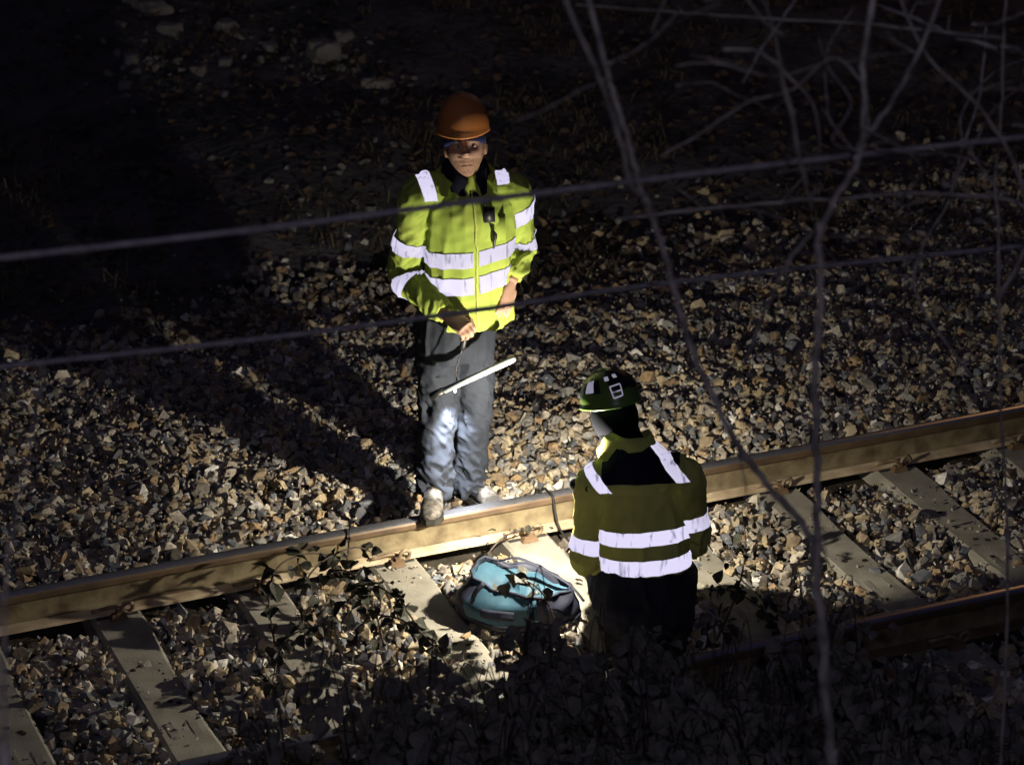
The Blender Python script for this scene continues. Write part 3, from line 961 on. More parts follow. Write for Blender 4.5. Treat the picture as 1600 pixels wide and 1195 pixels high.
hpL = P(684, 525, -.01); knL = P(684, 640, -.03); anL = P(680, 762, -.035)
hpR = P(738, 525, .02); knR = P(740, 640, .04); anR = P(731, 752, .17)
bd.tube([hem + Vector((0, 0, .05)), hipc, hipc + Vector((0, 0, -.09))], [(.14, .10), (.155, .115), (.13, .10)], 16, side=tx)
for h_, k_, a_ in ((hpL, knL, anL), (hpR, knR, anR)):
    bd.tube([h_, h_ + (k_ - h_) * .4, k_, k_ + (a_ - k_) * .35, a_], [.085, .078, .056, .055, .036], 14, sub=2)
body = remeshed(bd.mesh(), .0042, 1)
bo = link("body", body, man, (M_['skin'], M_['beard']))
bco, _ = arrays(body)
inv = hrot.transposed()
hl = (bco - np.array(HC)) @ np.array(inv).T
cen = np.empty(len(body.polygons) * 3, np.float32); body.polygons.foreach_get("center", cen); cen = cen.reshape(-1, 3)
hc = (cen - np.array(HC)) @ np.array(inv).T
nzv = nz(hc, 60) * .006
jaw = (hc[:, 2] < -.044 + nzv) & (hc[:, 2] > -.15)
edge = hc[:, 2] < -.046 + nzv
lip = (np.abs(hc[:, 0]) < .021 + nzv) & (hc[:, 2] > -.080) & (hc[:, 2] < -.060)
side = (np.abs(hc[:, 0]) > .058) & (hc[:, 2] < .0) & (hc[:, 1] > -.05) & (hc[:, 1] < .04)
mi = np.where(((jaw & edge & (hc[:, 1] < .03)) | side) & (hc[:, 2] > -.125) & (hc[:, 2] < .02), 1, 0).astype(np.int32)
body.polygons.foreach_set("material_index", mi)
for sgn in (-1, 1):
    c = HC + hrot @ Vector((.031 * sgn, -.0755, .008))
    e = MB().ball(c, (.0125, .011, .0075), 12, 8, None, hrot).build("eye", M_['eye'], bo)
    MB().ball(c + hrot @ Vector((0, -.0085, .0008)), (.0052, .004, .0052), 8, 6, None, hrot).build("iris", M_['iris'], bo)
    MB().tube([HC + hrot @ Vector((x * sgn, y, z)) for x, y, z in ((.014, -.094, .029), (.03, -.093, .035), (.05, -.083, .031))], [(.004, .003), (.0048, .003), (.003, .002)], 6, sub=2).build("eyebrow", M_['hair'], bo)
MB().tube([HC + hrot @ Vector((x, y, z)) for x, y, z in ((-.023, -.0965, -.070), (-.010, -.1035, -.067), (0, -.1045, -.0685), (.010, -.1035, -.067), (.023, -.0965, -.070))], [(.002, .0012), (.0035, .002), (.003, .002), (.0035, .002), (.002, .0012)], 6, sub=3).build("mouth", mat("lip_skin", (.26, .11, .09), (.2, .08, .07), .6), bo)
# beanie band and helmet
MB().ball(HC + hrot @ Vector((0, .006, .030)), (.087, .104, .100), 28, 16, lambda p, d: Vector((p.x, p.y, max(p.z, -.004 + (.0 if d.y < .3 else -.07 * min(1, (d.y + .0) * 1.4)) - .050 * max(0, abs(d.x) - .55)))), hrot).build("beanie", M_['blueband'], man)
def helmet_shell(parent, C, rot, mt, h=.158, a=.108, b=.130, peak=.018, name="helmet", rim=.003):
    V = []; F = []; nu = 40; nv = 14
    for j in range(nv + 1):
        t = j / nv; ph = t * math.pi / 2
        for i in range(nu):
            th = 2 * math.pi * i / nu
            c, s_ = math.cos(th), math.sin(th)
            rr = math.sin(ph) ** .86; zz_ = h * math.cos(ph) ** .95
            ridge = .006 * math.exp(-(c / .22) ** 2) * (1 - t * .6)
            fr = max(0, -s_) ** 3
            x, y = a * rr * c, b * rr * s_ 
            V.append(Vector((x, y, zz_ + ridge)))
    for k, (e, dz) in enumerate(((rim, -.004), (rim, -.010), (-.004, -.010), (-.008, .02))):
        for i in range(nu):
            th = 2 * math.pi * i / nu
            c, s_ = math.cos(th), math.sin(th)
            fr = max(0, -s_) ** 2.5 * (1 if k < 3 else 0)
            V.append(Vector(((a + e + fr * .004) * c, (b + e + fr * peak) * s_, dz - fr * .012)))
    for j in range(nv + 4):
        for i in range(nu):
            i2 = (i + 1) % nu
            F.append((j*nu+i, (j+1)*nu+i, (j+1)*nu+i2, j*nu+i2))
    V = [C + rot @ v for v in V]
    me = mesh_from(V, F); bm = bmesh.new(); bm.from_mesh(me); bmesh.ops.remove_doubles(bm, verts=bm.verts, dist=1e-5); bmesh.ops.recalc_face_normals(bm, faces=bm.faces); bm.to_mesh(me); bm.free()
    return link(name, me, parent, (mt,))
hrot_h = hrot @ Matrix.Rotation(R(6), 3, 'X')
hel = helmet_shell(man, HC + hrot @ Vector((0, .006, .074)), hrot_h, M_['orange'], .150, .105, .126, .008, rim=.0005)
MB().box(HC + hrot @ Vector((-.030, -.108, .050)), (.020, .012, .020), hrot).build("lamp_clip", M_['olive'], hel)
# trousers
tr = MB()
tr.tube([hipc + Vector((0, 0, .10)), hipc, hipc + Vector((0, 0, -.10))], [(.165, .125), (.175, .132), (.155, .115)], 22, side=tx, sub=2)
for h_, k_, a_ in ((hpL, knL, anL), (hpR, knR, anR)):
    tr.tube([h_ + Vector((0, 0, .03)), h_ + (k_ - h_) * .35, k_, k_ + (a_ - k_) * .45, k_ + (a_ - k_) * .8, a_ + Vector((0, 0, -.02))], [(.090, .098), (.094, .098), (.080, .084), (.076, .082), (.074, .082), (.070, .086)], 18, sub=3, side=(1, 0, 0))
trm = remeshed(tr.mesh(), .0065, 3)
def legamp(pts):
    la = (pts[1] - pts[0]).length; tot = la + (pts[2] - pts[1]).length
    return lambda s: .003 + .007 * math.exp(-((s - la) / .10) ** 2) + .012 * math.exp(-((s - tot + .03) / .12) ** 2)
tl = [('body', [hipc + Vector((0, 0, .1)), hipc], [.16, .15], None), ('leg', [hpL, knL, anL], [.09, .08, .075], legamp([hpL, knL, anL])), ('leg', [hpR, knR, anR], [.09, .08, .075], legamp([hpR, knR, anR]))]
tco, tno, tQ, tS, tw = folded(trm, tl, .005, 4.0)
trous = link("trousers", trm, man, (M_['trouser'],))
# cargo pocket and a pale knee patch on the lit leg
fl = tno[:, 1] < -.1
# boots
for nm, an, toe, gzz in (("L", anL, (-.05, -1, 0), .150 - .10), ("R", anR, (.55, -.83, 0), .028 - .10 + .02)):
    heel = Vector((an.x, an.y + .055, gzz)) - Vector(toe).normalized() * 0
    upm, som = boot_mesh(toe, heel, gzz)
    b = link("boot", upm, man, (M_['boot'],))
    link("sole", som, b, (M_['sole'],))
    laces(heel, toe).build("lace", M_['hair'], b)

# ---------------------------------------------------------------- hand lamp held by the standing worker
wl = F1.root("hand_lamp")
tag(wl, "pale tube lamp hanging on a cord before the standing worker's thigh", "lamp")
g0 = P(728, 512, -.235); g1 = P(712, 560, -.20); g2 = P(694, 606, -.245)
MB().tube([g0, P(722, 545, -.23), P(712, 580, -.235), P(716, 600, -.25)], .0025, 6, sub=4).build("wrist_cord", M_['black'], wl)
MB().tube([P(731, 502, -.225), P(727, 520, -.235), P(722, 546, -.235)], [.012, .015, .012], 12, sub=3).build("grip", M_['black'], wl)
t0 = P(690, 612, -.25); t1 = P(801, 562, -.27)
tb = MB().tube([t0, t1], .0135, 16).ball(t1, .0135, 12, 8)
tb.build("lamp_tube", M_['wand'], wl)
MB().tube([t0 + (t0 - t1).normalized() * .05, t0 + (t1 - t0).normalized() * .012], .0165, 12).build("end_cap", M_['black'], wl)
lp = P(711, 606, -.215)
MB().tube([lp + Vector((0, .004, -.012)), lp + Vector((0, .006, -.019))], .006, 12).build("lamp_lens", M_['lens'], wl)
lw = lp + Vector((0.004, .008, -.03))
lwW = F1.o + Matrix.Rotation(-YAW, 3, 'Z') @ lw
tgt = F1.o + Matrix.Rotation(-YAW, 3, 'Z') @ P(710, 700, -.07)
hl_ = add_light("hand_lamp_light", 'SPOT', lwW, 110, (.92, .96, 1.0), .01, spot_size=R(50), spot_blend=.9)
hl_.rotation_mode = 'QUATERNION'; hl_.rotation_quaternion = (tgt - lwW).to_track_quat('-Z', 'Y')

# ---------------------------------------------------------------- the kneeling worker
F2 = Frame((1.86, -1.08, 0.0))
P2 = F2.P
kn = F2.root("person")
tag(kn, "kneeling worker seen from behind in olive jacket with navy yoke and green helmet", "person")
KT = R(-8)
kx = Vector((math.cos(KT), math.sin(KT), 0)); kf = Vector((-math.sin(KT) * -1, 1, 0)).normalized()
khem = P2(1010, 888, .02); kwaist = P2(1008, 840, .05); kchest = P2(1003, 765, .12); kneck = P2(982, 697, .17)
ks_l = P2(932, 758, .12); ke_l = P2(920, 872, .10); kw_l = P2(930, 832, .36)
ks_r = P2(1067, 745, .06); ke_r = P2(1082, 842, .08); kw_r = P2(1030, 860, .36)
kshc = (ks_l + ks_r) / 2 + Vector((0, .01, .02))
krw = [(.176, .150), (.176, .150), (.178, .148), (.205, .145), (.205, .125), (.14, .095), (.078, .078)]
kj = jacket_mesh(khem, kwaist, kchest, kshc, kneck, ks_l, ke_l, kw_l, ks_r, ke_r, kw_r, kx, krw)
kaL = [ks_l, ke_l, kw_l]; kaR = [ks_r, ke_r, kw_r]
klimbs = [('body', [khem, kwaist, kchest, kshc], [.165, .165, .17, .15], None), ('arm', kaL, [.088, .07, .05], ringamp(0, kaL)), ('arm', kaR, [.088, .07, .05], ringamp(0, kaR))]
kco, kno, kQ, kS, kwh = folded(kj, klimbs, .0050, 9.0)
kjo = link("jacket", kj, kn, (M_['olive'],))
cn = (kco, kno)
ax = np.array(kshc - khem); Lx = np.linalg.norm(ax); ax /= Lx
kz = (kco - np.array(khem)) @ ax
krel = kco - np.array(khem) - kz[:, None] * ax
kxs = krel @ np.array(kx)
kbody = np.minimum(kQ[1], kQ[2]) - kQ[0]
back = -(krel @ np.array(kf))
for a, b in ((.010, .070), (.125, .180)):
    strip("reflective_strip", [kz - a, b - kz, kbody + .02], kjo, kj, cn=cn)
# navy yoke over the upper back
yz = kz
strip("navy_yoke", [kz - (Lx - .012), .165 - kxs, kxs + .140, back + .02], kjo, kj, 'navy', .0025, cn)
for c, z0 in ((-.125, Lx - .045), (.178, Lx - .012)):
    xx = kxs - c + .75 * (kz - z0)
    strip("shoulder_strip", [.026 - xx, xx + .026, kz - z0, kz * 0 + 1], kjo, kj, cn=cn)
strip("sleeve_strip", [kS[1] - .205, .270 - kS[1], kQ[0] - kQ[1]], kjo, kj, cn=cn)
strip("sleeve_strip", [kS[2] - .150, .210 - kS[2], kQ[0] - kQ[2]], kjo, kj, cn=cn)
collar(kjo, kneck + Vector((0, .0, .0)), kx, kf, M_['olive'], .090, .108, .075, .9, "collar")
KH = P2(957, 646, .24)
krz = R(38)
krot = Matrix.Rotation(math.pi + krz, 3, 'Z') @ Matrix.Rotation(R(18), 3, 'X')       # turned away, to the left, looking down
kb = MB()
kb.ball(KH, (.079, .097, .118), 36, 30, head_fn(), krot)
for sgn in ():
    kb.ball(KH + krot @ Vector((.079 * sgn, .012, -.005)), (.012, .02, .031), 10, 8, None, krot)
kb.tube([kneck + Vector((0, .01, -.06)), KH + krot @ Vector((0, .02, -.06))], [(.062, .060), (.056, .058)], 16)
kb.tube([khem, kwaist, kchest, kshc, kneck + Vector((0, 0, -.03))], [(.14, .11), (.15, .11), (.17, .115), (.17, .09), (.07, .07)], 18, side=kx, sub=2)
for a, b, c in ((ks_l, ke_l, kw_l), (ks_r, ke_r, kw_r)):
    kb.tube([kshc + (a - kshc) * .5, a, a + (b - a) * .5, b, b + (c - b) * .5, c, c + (c - b).normalized() * .02], [.062, .058, .05, .043, .040, .029, .027], 12, sub=2)
hand(kb, kw_l, kw_l - ke_l + Vector((-.03, 0, .02)), Vector((.3, -.2, -.9)), .8, .08, thumb=1)
hand(kb, kw_r, kw_r - ke_r + Vector((-.05, 0, -.1)), Vector((-.3, -.2, -.9)), .8, .08, thumb=-1)
khip = P2(1003, 925, .02)
kknL = Vector((khip.x - .13, .43, .11)); kknR = Vector((khip.x + .17, .40, .11))
kanL = Vector((khip.x - .10, .02, .10)); kanR = Vector((khip.x + .13, .00, .10))
khL = khip + Vector((-.085, .02, -.03)); khR = khip + Vector((.085, .02, -.03))
kb.tube([khem + Vector((0, 0, .05)), khip, khip + Vector((0, 0, -.08))], [(.14, .11), (.16, .13), (.13, .11)], 16, side=kx)
for h_, k_, a_ in ((khL, kknL, kanL), (khR, kknR, kanR)):
    kb.tube([h_, h_ + (k_ - h_) * .5, k_], [.088, .078, .058], 14, sub=2)
    kb.tube([k_, k_ + (a_ - k_) * .4, a_], [.056, .055, .036], 14, sub=2)
kbm = remeshed(kb.mesh(), .0046, 1)
link("body", kbm, kn, (M_['skin'],))
# dark balaclava
MB().ball(KH + krot @ Vector((0, .010, -.012)), (.088, .103, .118), 30, 22, None, krot).tube([kneck + Vector((0, .0, -.03)), KH + Vector((.006, -.01, -.03))], [(.082, .080), (.078, .076)], 20, sub=2).build("balaclava", M_['blackcloth'], kn)
kt = MB()
kt.tube([khip + Vector((0, -.01, .11)), khip + Vector((0, -.03, .02)), khip + Vector((0, -.04, -.04)), khip + Vector((0, -.02, -.14)), khip + Vector((0, .0, -.19))], [(.160, .136), (.190, .168), (.194, .19), (.14, .15), (.05, .06)], 24, side=kx, sub=3)
for h_, k_, a_ in ((khL, kknL, kanL), (khR, kknR, kanR)):
    kt.tube([h_, h_ + (k_ - h_) * .5, k_], [.108, .100, .080], 16, sub=3)
    kt.tube([k_, k_ + (a_ - k_) * .4, a_ + Vector((0, -.02, 0))], [.082, .080, .068], 16, sub=3)
ktm = remeshed(kt.mesh(), .008, 3)
ktl = [('body', [khip + Vector((0, 0, .1)), khip], [.2, .2], None), ('leg', [khL, kknL, kanL], [.1, .08, .07], lambda s: .006), ('leg', [khR, kknR, kanR], [.1, .08, .07], lambda s: .006)]
folded(ktm, ktl, .009, 14.0)
link("trousers", ktm, kn, (M_['darktrouser'],))
for a_ in (kanL, kanR):
    # toes on the ground, heel up
    mb = MB().tube([a_ + Vector((0, .02, .03)), a_ + Vector((0, -.05, .02)), a_ + Vector((0, -.07, -.05)), a_ + Vector((0, -.02, -.085)), a_ + Vector((0, .04, -.09))], [.048, .052, .050, .044, .028], 14, sub=3)
    b = link("boot", remeshed(mb.mesh(), .007, 3), kn, (M_['sole'],))
    MB().box(a_ + Vector((0, -.115, -.03)), (.085, .022, .12)).build("sole", M_['sole'], b)
# helmet with vents, stickers, lamp bracket
KHC = KH + krot @ Vector((0, .004, .050))
kh = helmet_shell(kn, KHC, krot, M_['greenshell'], .128, .112, .132, .02)
kme = kh.data
hco, hno = arrays(kme)
hlc = (hco - np.array(KHC)) @ np.array(krot.transposed()).T
hq = len(kme.polygons)
def shell_point(x, y, lift=.003):
    """point of the outer shell above local (x, y)"""
    best = np.argmin((hlc[:, 0] - x) ** 2 + (hlc[:, 1] - y) ** 2 - np.clip(hlc[:, 2], 0, 1) * .002)
    return Vector(hco[best]) + Vector(hno[best]) * lift, Vector(hno[best])
hr = MB()
def shell_xyz(az, el, lift=0):
    """az measured from the back of the helmet, el above the rim (radians)"""
    ph = math.pi / 2 - el
    rr = math.sin(ph) ** .86; z = .128 * math.cos(ph) ** .95
    x, y = (.112 + lift) * rr * math.sin(az), (.132 + lift) * rr * math.cos(az)
    return KHC + krot @ Vector((x, y, z + lift * math.cos(ph) + (.006 if abs(math.sin(az)) < .2 else .0)))
def shell_patch(name, corners, mt, lift=.006, n=6):
    """a sheet following the shell between four (az, el) corners"""
    V = []; F = []
    for j in range(n + 1):
        for i in range(n + 1):
            s_, t_ = i / n, j / n
            az = (corners[0][0]*(1-s_) + corners[1][0]*s_)*(1-t_) + (corners[3][0]*(1-s_) + corners[2][0]*s_)*t_
            el = (corners[0][1]*(1-s_) + corners[1][1]*s_)*(1-t_) + (corners[3][1]*(1-s_) + corners[2][1]*s_)*t_
            V.append(shell_xyz(az, el, lift))
    for j in range(n):
        for i in range(n):
            q = j * (n + 1) + i; F.append((q, q+1, q+n+2, q+n+1))
    return link(name, mesh_from(V, F), kh, (M_[mt],))
shell_patch("black_panel", [(-.62, .40), (.62, .40), (.8, 1.32), (-.8, 1.32)], 'black', .005, 12)
shell_patch("side_vent", [(1.0, .42), (1.75, .40), (1.65, .85), (1.1, .95)], 'black', .005, 8)
shell_patch("side_vent", [(-1.0, .42), (-1.75, .40), (-1.65, .85), (-1.1, .95)], 'black', .005, 8)
# square outline sticker with a bar across
def sticker_bar(a, b, w=.045):
    (a0, e0), (a1, e1) = a, b
    dx, dy = a1 - a0, e1 - e0; l = math.hypot(dx, dy); nx_, ny_ = -dy / l * w / 2, dx / l * w / 2
    shell_patch("sticker_line", [(a0+nx_, e0+ny_), (a1+nx_, e1+ny_), (a1-nx_, e1-ny_), (a0-nx_, e0-ny_)], 'tapew', .008, 4)
for a, b in (((.26, .62), (.66, .58)), ((.66, .58), (.60, .22)), ((.60, .22), (.30, .26)), ((.30, .26), (.26, .62)), ((.28, .42), (.63, .39))):
    sticker_bar(a, b)
shell_patch("sticker", [(.62, .80), (.80, .78), (.84, .95), (.64, .97)], 'tapew', .008, 3)
shell_patch("sticker", [(.22, .86), (.42, .86), (.42, 1.02), (.22, 1.02)], 'tapew', .008, 3)
shell_patch("sticker", [(1.25, .45), (1.6, .42), (1.6, .80), (1.3, .86)], 'tapew', .008, 4)
# head lamp on the helmet
hc_ = KHC + krot @ Vector((0, -.155, .035))
hlp = MB().box(hc_, (.060, .030, .042), krot).build("head_lamp", M_['black'], kh)
lens_c = hc_ + krot @ Vector((0, -.018, 0))
MB().tube([lens_c, lens_c + krot @ Vector((0, -.006, 0))], .016, 12).build("lamp_lens", M_['lens'], kh)

# ------------------------------------------------------------------ torch in the kneeling worker's hand
LPW = Vector((1.672, -.79, .62))
tq = empty("torch", LPW, -YAW)
tag(tq, "small black torch held low by the kneeling worker, pointing at the rail", "torch")
tdir = Vector((-.35, .8, -.25)).normalized()
MB().tube([-tdir * .17, -tdir * .06, -tdir * .05, -tdir * .03], [.014, .014, .022, .024], 14).build("torch_body", M_['black'], tq)
MB().tube([-tdir * .03, -tdir * .026], .019, 14).build("lamp_lens", M_['lens'], tq)
add_light("torch_light", 'POINT', LPW, 80, (1.0, .91, .74), .014)
tb_ = add_light("torch_beam", 'SPOT', LPW, 115, (1.0, .91, .74), .014, spot_size=R(112), spot_blend=1.0)
tb_.rotation_mode = 'QUATERNION'; tb_.rotation_quaternion = (Vector((1.85, .85, 0.1)) - LPW).to_track_quat('-Z', 'Y')

# ------------------------------------------------------------------ tool bag by the kneeling worker
B0 = at_z(812, 962, 0.0)
bagr = empty("tool_bag", (B0.x, B0.y, 0.0), -YAW + R(-10))
tag(bagr, "slumped open bag of light blue and black cloth in front of the kneeling worker", "bag")
def bag_shell():
    V = []; n = 40; rings = 12
    for j in range(rings + 1):
        t = j / rings
        for i in range(n):
            th = 2 * math.pi * i / n
            c, s_ = math.cos(th), math.sin(th)
            ex = .235 * (1 - .25 * t ** 2) * (abs(c) ** .75) * (1 if c > 0 else -1)
            ey = .125 * (1 - .10 * t) * (abs(s_) ** .8) * (1 if s_ > 0 else -1)
            hh = .185 * (1 - .34 * (c * .5 + .5)) * (1 + .10 * math.cos(2 * th + 1))
            z = hh * t
            lean = .03 * t * t
            q = (ex * 6, ey * 6, z * 6 + 2)
            k = .045 * noise.noise(q) + .030 * (1 - abs(noise.noise((ex * 16, ey * 16, z * 11))) * 2) * t
            d = Vector((c, s_, 0))
            V.append(Vector((ex, ey + lean, z)) + d * k)
    F = []
    for j in range(rings):
        for i in range(n):
            i2 = (i + 1) % n
            F.append((j*n+i, j*n+i2, (j+1)*n+i2, (j+1)*n+i))
    return V, F, n, rings
bV, bF, bn, brn = bag_shell()
def bag_part(name, sel, mt, off=0.0):
    faces = [f for f in bF if sel(f)]
    ids = sorted({i for f in faces for i in f}); mp = {a: k for k, a in enumerate(ids)}
    V = [bV[a] + Vector((bV[a].x, bV[a].y, 0)).normalized() * off for a in ids]
    me = mesh_from(V, [[mp[a] for a in f] for f in faces])
    o = link(name, me, bagr, (mt,))
    so = o.modifiers.new("thick", 'SOLIDIFY'); so.thickness = .004; so.offset = -1
    return o
ang = lambda f: (f[0] % bn) / bn * 360
bag_part("end_panel", lambda f: 150 <= ang(f) < 285, M_['bag'])
bag_part("side_panel", lambda f: not (150 <= ang(f) < 285), M_['bagdark'])
bag_part("corner_trim", lambda f: (180 <= ang(f) < 214 and f[0] // bn < 11) or (236 <= ang(f) < 262 and 3 < f[0] // bn < 7), M_['bagdark'], .003)
bag_part("bag_base", lambda f: f[0] // bn < 2, M_['bagdark'], .0035)
rim = [bV[brn * bn + i] for i in range(bn)]
MB().tube(rim + [rim[0]], .006, 8, cap=False).build("rim", M_['bagdark'], bagr)
mb = MB(); n0 = len(mb.v)
nb = 10
for j in range(nb + 1):                                       # lining and flap pushed up through the mouth
    for i in range(bn):
        r_ = rim[i]; t = j / nb
        z = r_.z - .02 + .07 * (1 - t) * 0 + (.05 * noise.noise((r_.x * 7 * (1-t), r_.y * 7 * (1-t), 4)) + .03 * noise.noise((r_.x * 18 * (1-t), r_.y * 18 * (1-t), 9)) + .0) * math.sin(t * 1.57) - .02 * t
        mb.v.append(Vector((r_.x * (1 - t) * .97, r_.y * (1 - t) * .97 + .0, z)))
for j in range(nb):
    for i in range(bn):
        i2 = (i + 1) % bn
        mb.f.append((j*bn+i, j*bn+i2, (j+1)*bn+i2, (j+1)*bn+i))
mb.build("lining", M_['bag'], bagr)
MB().tube([(-.10, .10, .19), (-.02, .09, .215), (.10, .085, .17), (.20, .05, .13), (.26, .02, .08)], [(.009, .003)] * 5, 8, sub=4).build("handle", M_['bagdark'], bagr)
MB().tube([(-.17, -.09, .02), (-.175, -.10, .10), (-.16, -.105, .15), (-.13, -.09, .185)], [(.010, .003)] * 4, 6, sub=3).build("strap", M_['bagdark'], bagr)

# ------------------------------------------------------------------ rail bond wires
def wire(name, pts, r, label):
    o = MB().tube([Vector(p) for p in pts], r, 6, sub=5).build(name, M_['wire'], None)
    tag(o, label, "wire")
xw = at_z(862, 772, .172).x
wire("bond_wire", [(xw - .05, .20, .02), (xw - .03, .10, .10), (xw, .075, .156), (xw + .005, .036, .160), (xw + .01, -.006, .152), (xw + .012, -.03, .09), (xw + .015, -.07, .03), (xw + .03, -.14, .0)], .006, "thin black wire looped over the far rail beside the kneeling worker's arm")
xw = at_z(545, 818, .172).x
wire("bond_wire", [(xw + .12, .14, .03), (xw + .03, .079, .14), (xw + .0, .036, .160), (xw - .02, -.008, .145), (xw - .03, -.02, .08), (xw - .07, -.09, .02)], .004, "thin black wire crossing the far rail to the left of the boot")

# ------------------------------------------------------------------ overhead cables in front of the scene
def cable(px, y, r, label):
    pts = [at_y(u, v, y) for u, v in px]
    a, b = pts[0], pts[-1]
    P = []
    n = int((b - a).length / .035)
    us = [k / n * (len(pts) - 1) for k in range(n + 1)]
    for q in us:
        i = min(int(q), len(pts) - 2); t = q - i
        p0, p1, p2, p3 = pts[max(i-1, 0)], pts[i], pts[i+1], pts[min(i+2, len(pts)-1)]
        P.append(0.5 * ((2*p1) + (p2-p0)*t + (2*p0-5*p1+4*p2-p3)*t*t + (3*p1-p0-3*p2+p3)*t**3))
    o = MB().tube(P, r, 12, twist=(.10, .5)).build("cable", M_['cable'], None)
    tag(o, label, "cable")
cable([(-400, 448), (0, 403), (400, 358), (800, 307), (1200, 258), (1600, 214), (2000, 172)], -4.2, .0072, "upper thick twisted cable crossing in front of the standing worker's chest")
cable([(-400, 615), (0, 573), (400, 530), (700, 491), (1050, 441), (1600, 384), (2000, 345)], -3.7, .0066, "lower twisted cable crossing at the hem of the standing worker's jacket")

# ------------------------------------------------------------------ bare saplings before the camera
def px_r(w, p):
    return w / 2 / FPX * (p - CAM).dot(FW)
def branch(parent, px, y, w0, w1, seed=0, name="branch", dy=0.0):
    rr = random.Random(seed)
    n = len(px); pts = []; rad = []
    for i, (u, v) in enumerate(px):
        t = i / max(1, n - 1)
        p = at_y(u, v, y + dy * t)
        pts.append(p); rad.append(max(.0014, px_r((w0 + (w1 - w0) * t) * .58, p)))
    Q = []; RR = []
    for i in range(n - 1):
        p0, p1, p2, p3 = pts[max(i-1, 0)], pts[i], pts[i+1], pts[min(i+2, n-1)]
        m = 6
        for k in range(m):
            t = k / m
            q = 0.5 * ((2*p1) + (p2-p0)*t + (2*p0-5*p1+4*p2-p3)*t*t + (3*p1-p0-3*p2+p3)*t**3)
            r = rad[i] * (1-t) + rad[i+1] * t
            q += Vector((rr.gauss(0, .22), rr.gauss(0, .6), rr.gauss(0, .3))) * r
            knob = 1 + (.28 if rr.random() < .12 else 0) + rr.uniform(-.07, .07)
            Q.append(q); RR.append(r * knob)
    Q.append(pts[-1]); RR.append(rad[-1])
    mb = MB().tube(Q, [(r, r) for r in RR], 8)
    # short side twigs and buds
    for _ in range(int(len(Q) / 5)):
        k = rr.randrange(1, len(Q) - 1); q = Q[k]; r = RR[k]
        d = Vector((rr.gauss(0, 1), rr.gauss(0, 1), rr.uniform(-.1, 1))).normalized()
        l = r * rr.uniform(1.6, 3.2)
        if rr.random() < .30 and w0 < 17: l = rr.uniform(.05, .26)
        e = q + d * l
        mb.tube([q, q + d * l * .5 + Vector((rr.gauss(0, .05), 0, .03)) * l, e], [min(r * .5, .0022), min(r * .45, .0018), .0009], 5)
    return mb.build(name, M_['bark'], parent)
def down_to_ground(u, v, y, extra):
    """pixels of a stem carried on below the picture to the bank"""
    return extra
def sapling(label, base_px, y, specs, leaves=()):
    p = at_y(*base_px, y)
    root = empty("bare_sapling", (0, 0, 0))
    tag(root, label, "sapling", "leafless saplings in front of the track")
    # stem foot runs down to the bank
    for i, (nm, px, w0, w1, dy) in enumerate(specs):
        branch(root, px, y, w0, w1, hash(label) % 97 + i if False else len(label) + i, nm, dy)
    b0 = at_y(*base_px, y); g = gz(b0.x, y)
    MB().tube([(b0.x, y, g - .1), (b0.x, y, (g + b0.z) / 2), b0 + Vector((0, 0, .05))], [px_r(24, b0), px_r(21, b0), px_r(17, b0)], 10, sub=4).build("trunk_foot", M_['bark'], root)
    for k, (u, v, s) in enumerate(leaves):
        q = at_y(u, v, y)
        Vv, Ff = [], []
        for a in (-1.1, -.45, .3, .95, 1.7):
            base = len(Vv)
            l = s * (1 if abs(a) < .6 else .75)
            c, s_ = math.cos(a + 1.57), math.sin(a + 1.57)
            for (x_, y_) in ((-.16, .12), (.16, .12), (.10, .6), (0, 1), (-.10, .6)):
                X = x_ * l; Y = y_ * l
                Vv.append(Vector((X * s_ + Y * c, .15 * Y + .1 * abs(X), -X * c + Y * s_)))
            Ff += [(base, base+1, base+2), (base, base+2, base+3), (base, base+3, base+4)]
        Vv.append(Vector((0, 0, -.6 * s))); n = len(Vv) - 1
        Ff.append((n, 0, 1))
        lf = link("leaf", mesh_from(Vv, Ff, False), root, (M_['dryleaf'],)); lf.location = q; lf.rotation_euler = (.3, .4 + k, YAW * -1 + .3)
        so = lf.modifiers.new("t", 'SOLIDIFY'); so.thickness = .0012
    return root
